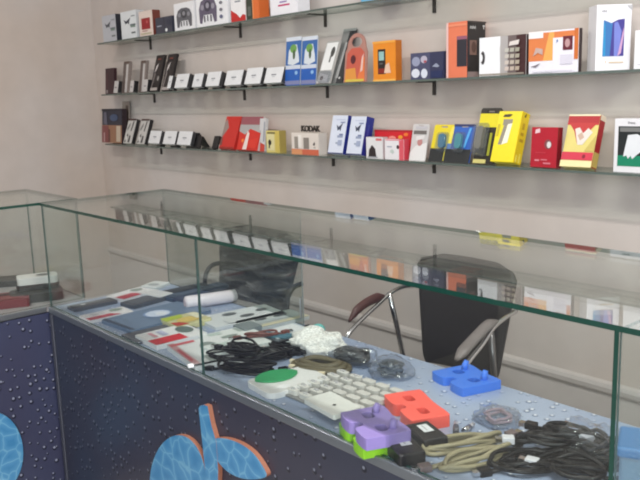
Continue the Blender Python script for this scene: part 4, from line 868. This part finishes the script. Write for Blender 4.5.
# beige cord bundle: two hanks
BE = mat((146, 137, 108), .5, 0, .15, 80)
coil('upper hank of beige cord folded into long loops', 'cord', 462, 449, .16, .036, 1.15, 4, .0042, BE, 0.0, 23, .25, tails=((.62, .05), (-.2, .30)), pm=mat((110, 96, 96), .4))
coil('lower hank of beige cord folded into long loops', 'cord', 474, 464, .16, .042, 1.3, 4, .0042, BE, 0.0, 29, .25, tails=((.56, -.10), (-.5, .12)), pm=mat((110, 96, 96), .4))
for lab, a, b in (('single silver plug lying behind the beige cord', (464, 434), (473, 427)), ('small dark plug with pale tip, above the beige cord', (456, 436), (456, 425))):
    p, q = on_deck(*a), on_deck(*b); d = q-p; r = empty('jack_plug', (p.x, p.y, Z_DECK), math.atan2(d.y, d.x), lab, 'plug'); L1 = d.length
    dk = lab.startswith('small')
    obj('sleeve', tube_bm([(0, 0, .006), (L1*.6, 0, .006)], .006, 12), mat((84, 84, 92), .4) if dk else CHROME, r); obj('tip', tube_bm([(L1*.58, 0, .006), (L1, 0, .006)], .0045, 12), mat((214, 212, 218), .3, .6), r)
# dark cable heap on the right
heap = [(528, 466, .15, .08, 1.0, 4, 0.0, 41, 'black cable hank nearest the beige cord, front of the right heap'), (560, 467, .15, .08, .4, 4, 0.0, 43, 'black cable hank in the front middle of the right heap'),
        (588, 458, .14, .08, .8, 4, 0.0, 47, 'black cable hank of the right heap touching the green glass edge'), (540, 438, .10, .06, 1.2, 2, 0.0, 53, 'loose black cable loop at the back of the right heap'),
        (572, 445, .13, .05, .1, 3, 0.016, 59, 'black cable hank across the top of the right heap'), (578, 480, .13, .07, .2, 4, 0.012, 61, 'black cable hank at the lower frame edge of the right heap'), (548, 454, .12, .06, .6, 3, .022, 67, 'black cable hank with a pale plug, on top of the right heap')]
for (u, v, L1, W1, an, tr, z0, sd, lab) in heap:
    coil(lab, 'cable', u, v, L1, W1, an, tr, .0042, BC, z0, sd, .4, pm=mat((206, 206, 210), .35) if sd in (67, 61) else None)
bag('plastic_bag', 'glossy clear bag over the black cables by the green glass edge', 589, 452, .11, .13, .05, .7, BAG2, 21, inner_cables((40, 40, 46), .004, 3, 7), .4)
# pale blue box and blue lid behind the glass divider
bp_ = on_z(617, 447, Z_DECK+.093)
r = empty('parts_box', (bp_.x, bp_.y, Z_DECK), .44, 'pale blue box with a bright blue lid right of the green glass edge', 'box')
obj('box_body', box_bm(.004, .111, .004, .086, 0, .075), mat((104, 138, 168), .4), r, bevel=.004)
obj('lid', box_bm(0, .115, 0, .09, .075, .093), mat((34, 116, 180), .35), r, bevel=.005, seg=3)
art(r, [('r', .05, .05, .95, .95, (110, 144, 172)), ('r', .42, .5, .85, .78, (190, 180, 172)), ('e', .3, .2, .14, .16, (40, 44, 52))], .107, .075, 'front', .0035, 'printed_front', x0=.004)

# ------------------------------------------------------------------ goods inside the left case
def side_item(name, label, cat, u, v, L_, W, H, ang, col, dz=0.0, top=None, side=None, rnd=.01):
    c = on_z(u, v, Z_DECK+dz); r = empty(name, (c.x, c.y, Z_DECK+dz), ang, label, cat)
    bm = prism_bm([rrect(-L_/2, -W/2, L_/2, W/2, rnd)], 0, H)
    for f in bm.faces: f.normal_update(); f.material_index = 0 if f.normal.z > .9 else 1
    obj('case_body', bm, [mat(col, .4), mat(side or col, .4)], r, bevel=.003, seg=3)
    if top: art(r, top, L_, W, 'top', H, 'printed_top')
    return r
side_item('phone_box', 'dark red phone box at the far left frame edge in the side case', 'phone box', 3, 305, .17, .12, .028, 1.2, (136, 82, 80), top=[('r', .1, .1, .9, .5, (120, 56, 58)), ('e', .6, .7, .2, .1, (60, 44, 46))], side=(110, 40, 46))
side_item('phone_box', 'flat grey brown box lying at the back of the side case', 'phone box', 10, 284, .16, .10, .022, 1.1, (120, 116, 110), side=(70, 66, 64))
side_item('storage_case', 'wide grey case with dark sides near the side case corner', 'case', 37, 299, .17, .10, .030, 1.25, (122, 122, 118), side=(54, 52, 50), rnd=.02)
gd = side_item('card_reader', 'white topped dark gadget resting on the grey case', 'gadget', 38, 287, .14, .08, .018, 1.25, (60, 58, 58), dz=.030, side=(46, 44, 44), rnd=.015)
bm = prism_bm([rrect(-.066, -.036, .066, .036, .014)], .018, .042)
for f in bm.faces: f.normal_update()
lid_ = obj('white_cover', bm, mat((206, 204, 200), .4), gd, bevel=.004, seg=3)
art(lid_, [('e', .66, .5, .18, .25, (100, 98, 96))], .132, .072, 'top', .042, 'printed_top')

# ------------------------------------------------------------------ light: ceiling tubes, daylight from the open shop front
def area(name, loc, target, sx, sy, power, col):
    l = bpy.data.lights.new(name, 'AREA'); l.shape = 'RECTANGLE'; l.size = sx; l.size_y = sy; l.energy = power; l.color = col
    o = bpy.data.objects.new(name, l); COL.objects.link(o); o.location = loc
    o.rotation_euler = (Vector(target)-Vector(loc)).to_track_quat('-Z', 'Y').to_euler(); return o
area('shop_front_daylight', (1.9, -4.2, 1.7), (-1.6, -0.4, 1.0), 2.2, 2.0, 68, (0.91, 0.955, 1.0))
area('ceiling_tube_light', (-0.4, -1.7, 2.85), (-0.4, -1.5, 0), 1.3, 0.12, 26, (1.0, 0.97, 0.93))
area('ceiling_tube_light', (-3.2, -1.9, 2.85), (-3.2, -1.7, 0), 1.3, 0.12, 15, (1.0, 0.95, 0.9))
w = bpy.data.worlds.new('room_light'); SC.world = w; w.use_nodes = True
bg = w.node_tree.nodes['Background']; bg.inputs['Color'].default_value = (0.93, 0.95, 1.0, 1); bg.inputs['Strength'].default_value = 0.30

# ------------------------------------------------------------------ camera and view
cd = bpy.data.cameras.new('camera'); cam = bpy.data.objects.new('camera', cd); COL.objects.link(cam)
cd.sensor_fit = 'HORIZONTAL'; cd.sensor_width = 36.0; cd.lens = FPX*36/640; cd.clip_start = 0.02
M = Matrix((RR, UU, -FF)).transposed().to_4x4(); M.translation = CAM; cam.matrix_world = M
SC.camera = cam
SC.view_settings.view_transform = 'Standard'; SC.view_settings.look = 'None'; SC.view_settings.gamma = 1.0
SC.view_settings.use_curve_mapping = False; SC.view_settings.exposure = 0.93
SC.cycles.filter_width = 2.0
SC.cycles.max_bounces = 12; SC.cycles.transparent_max_bounces = 24; SC.cycles.glossy_bounces = 5
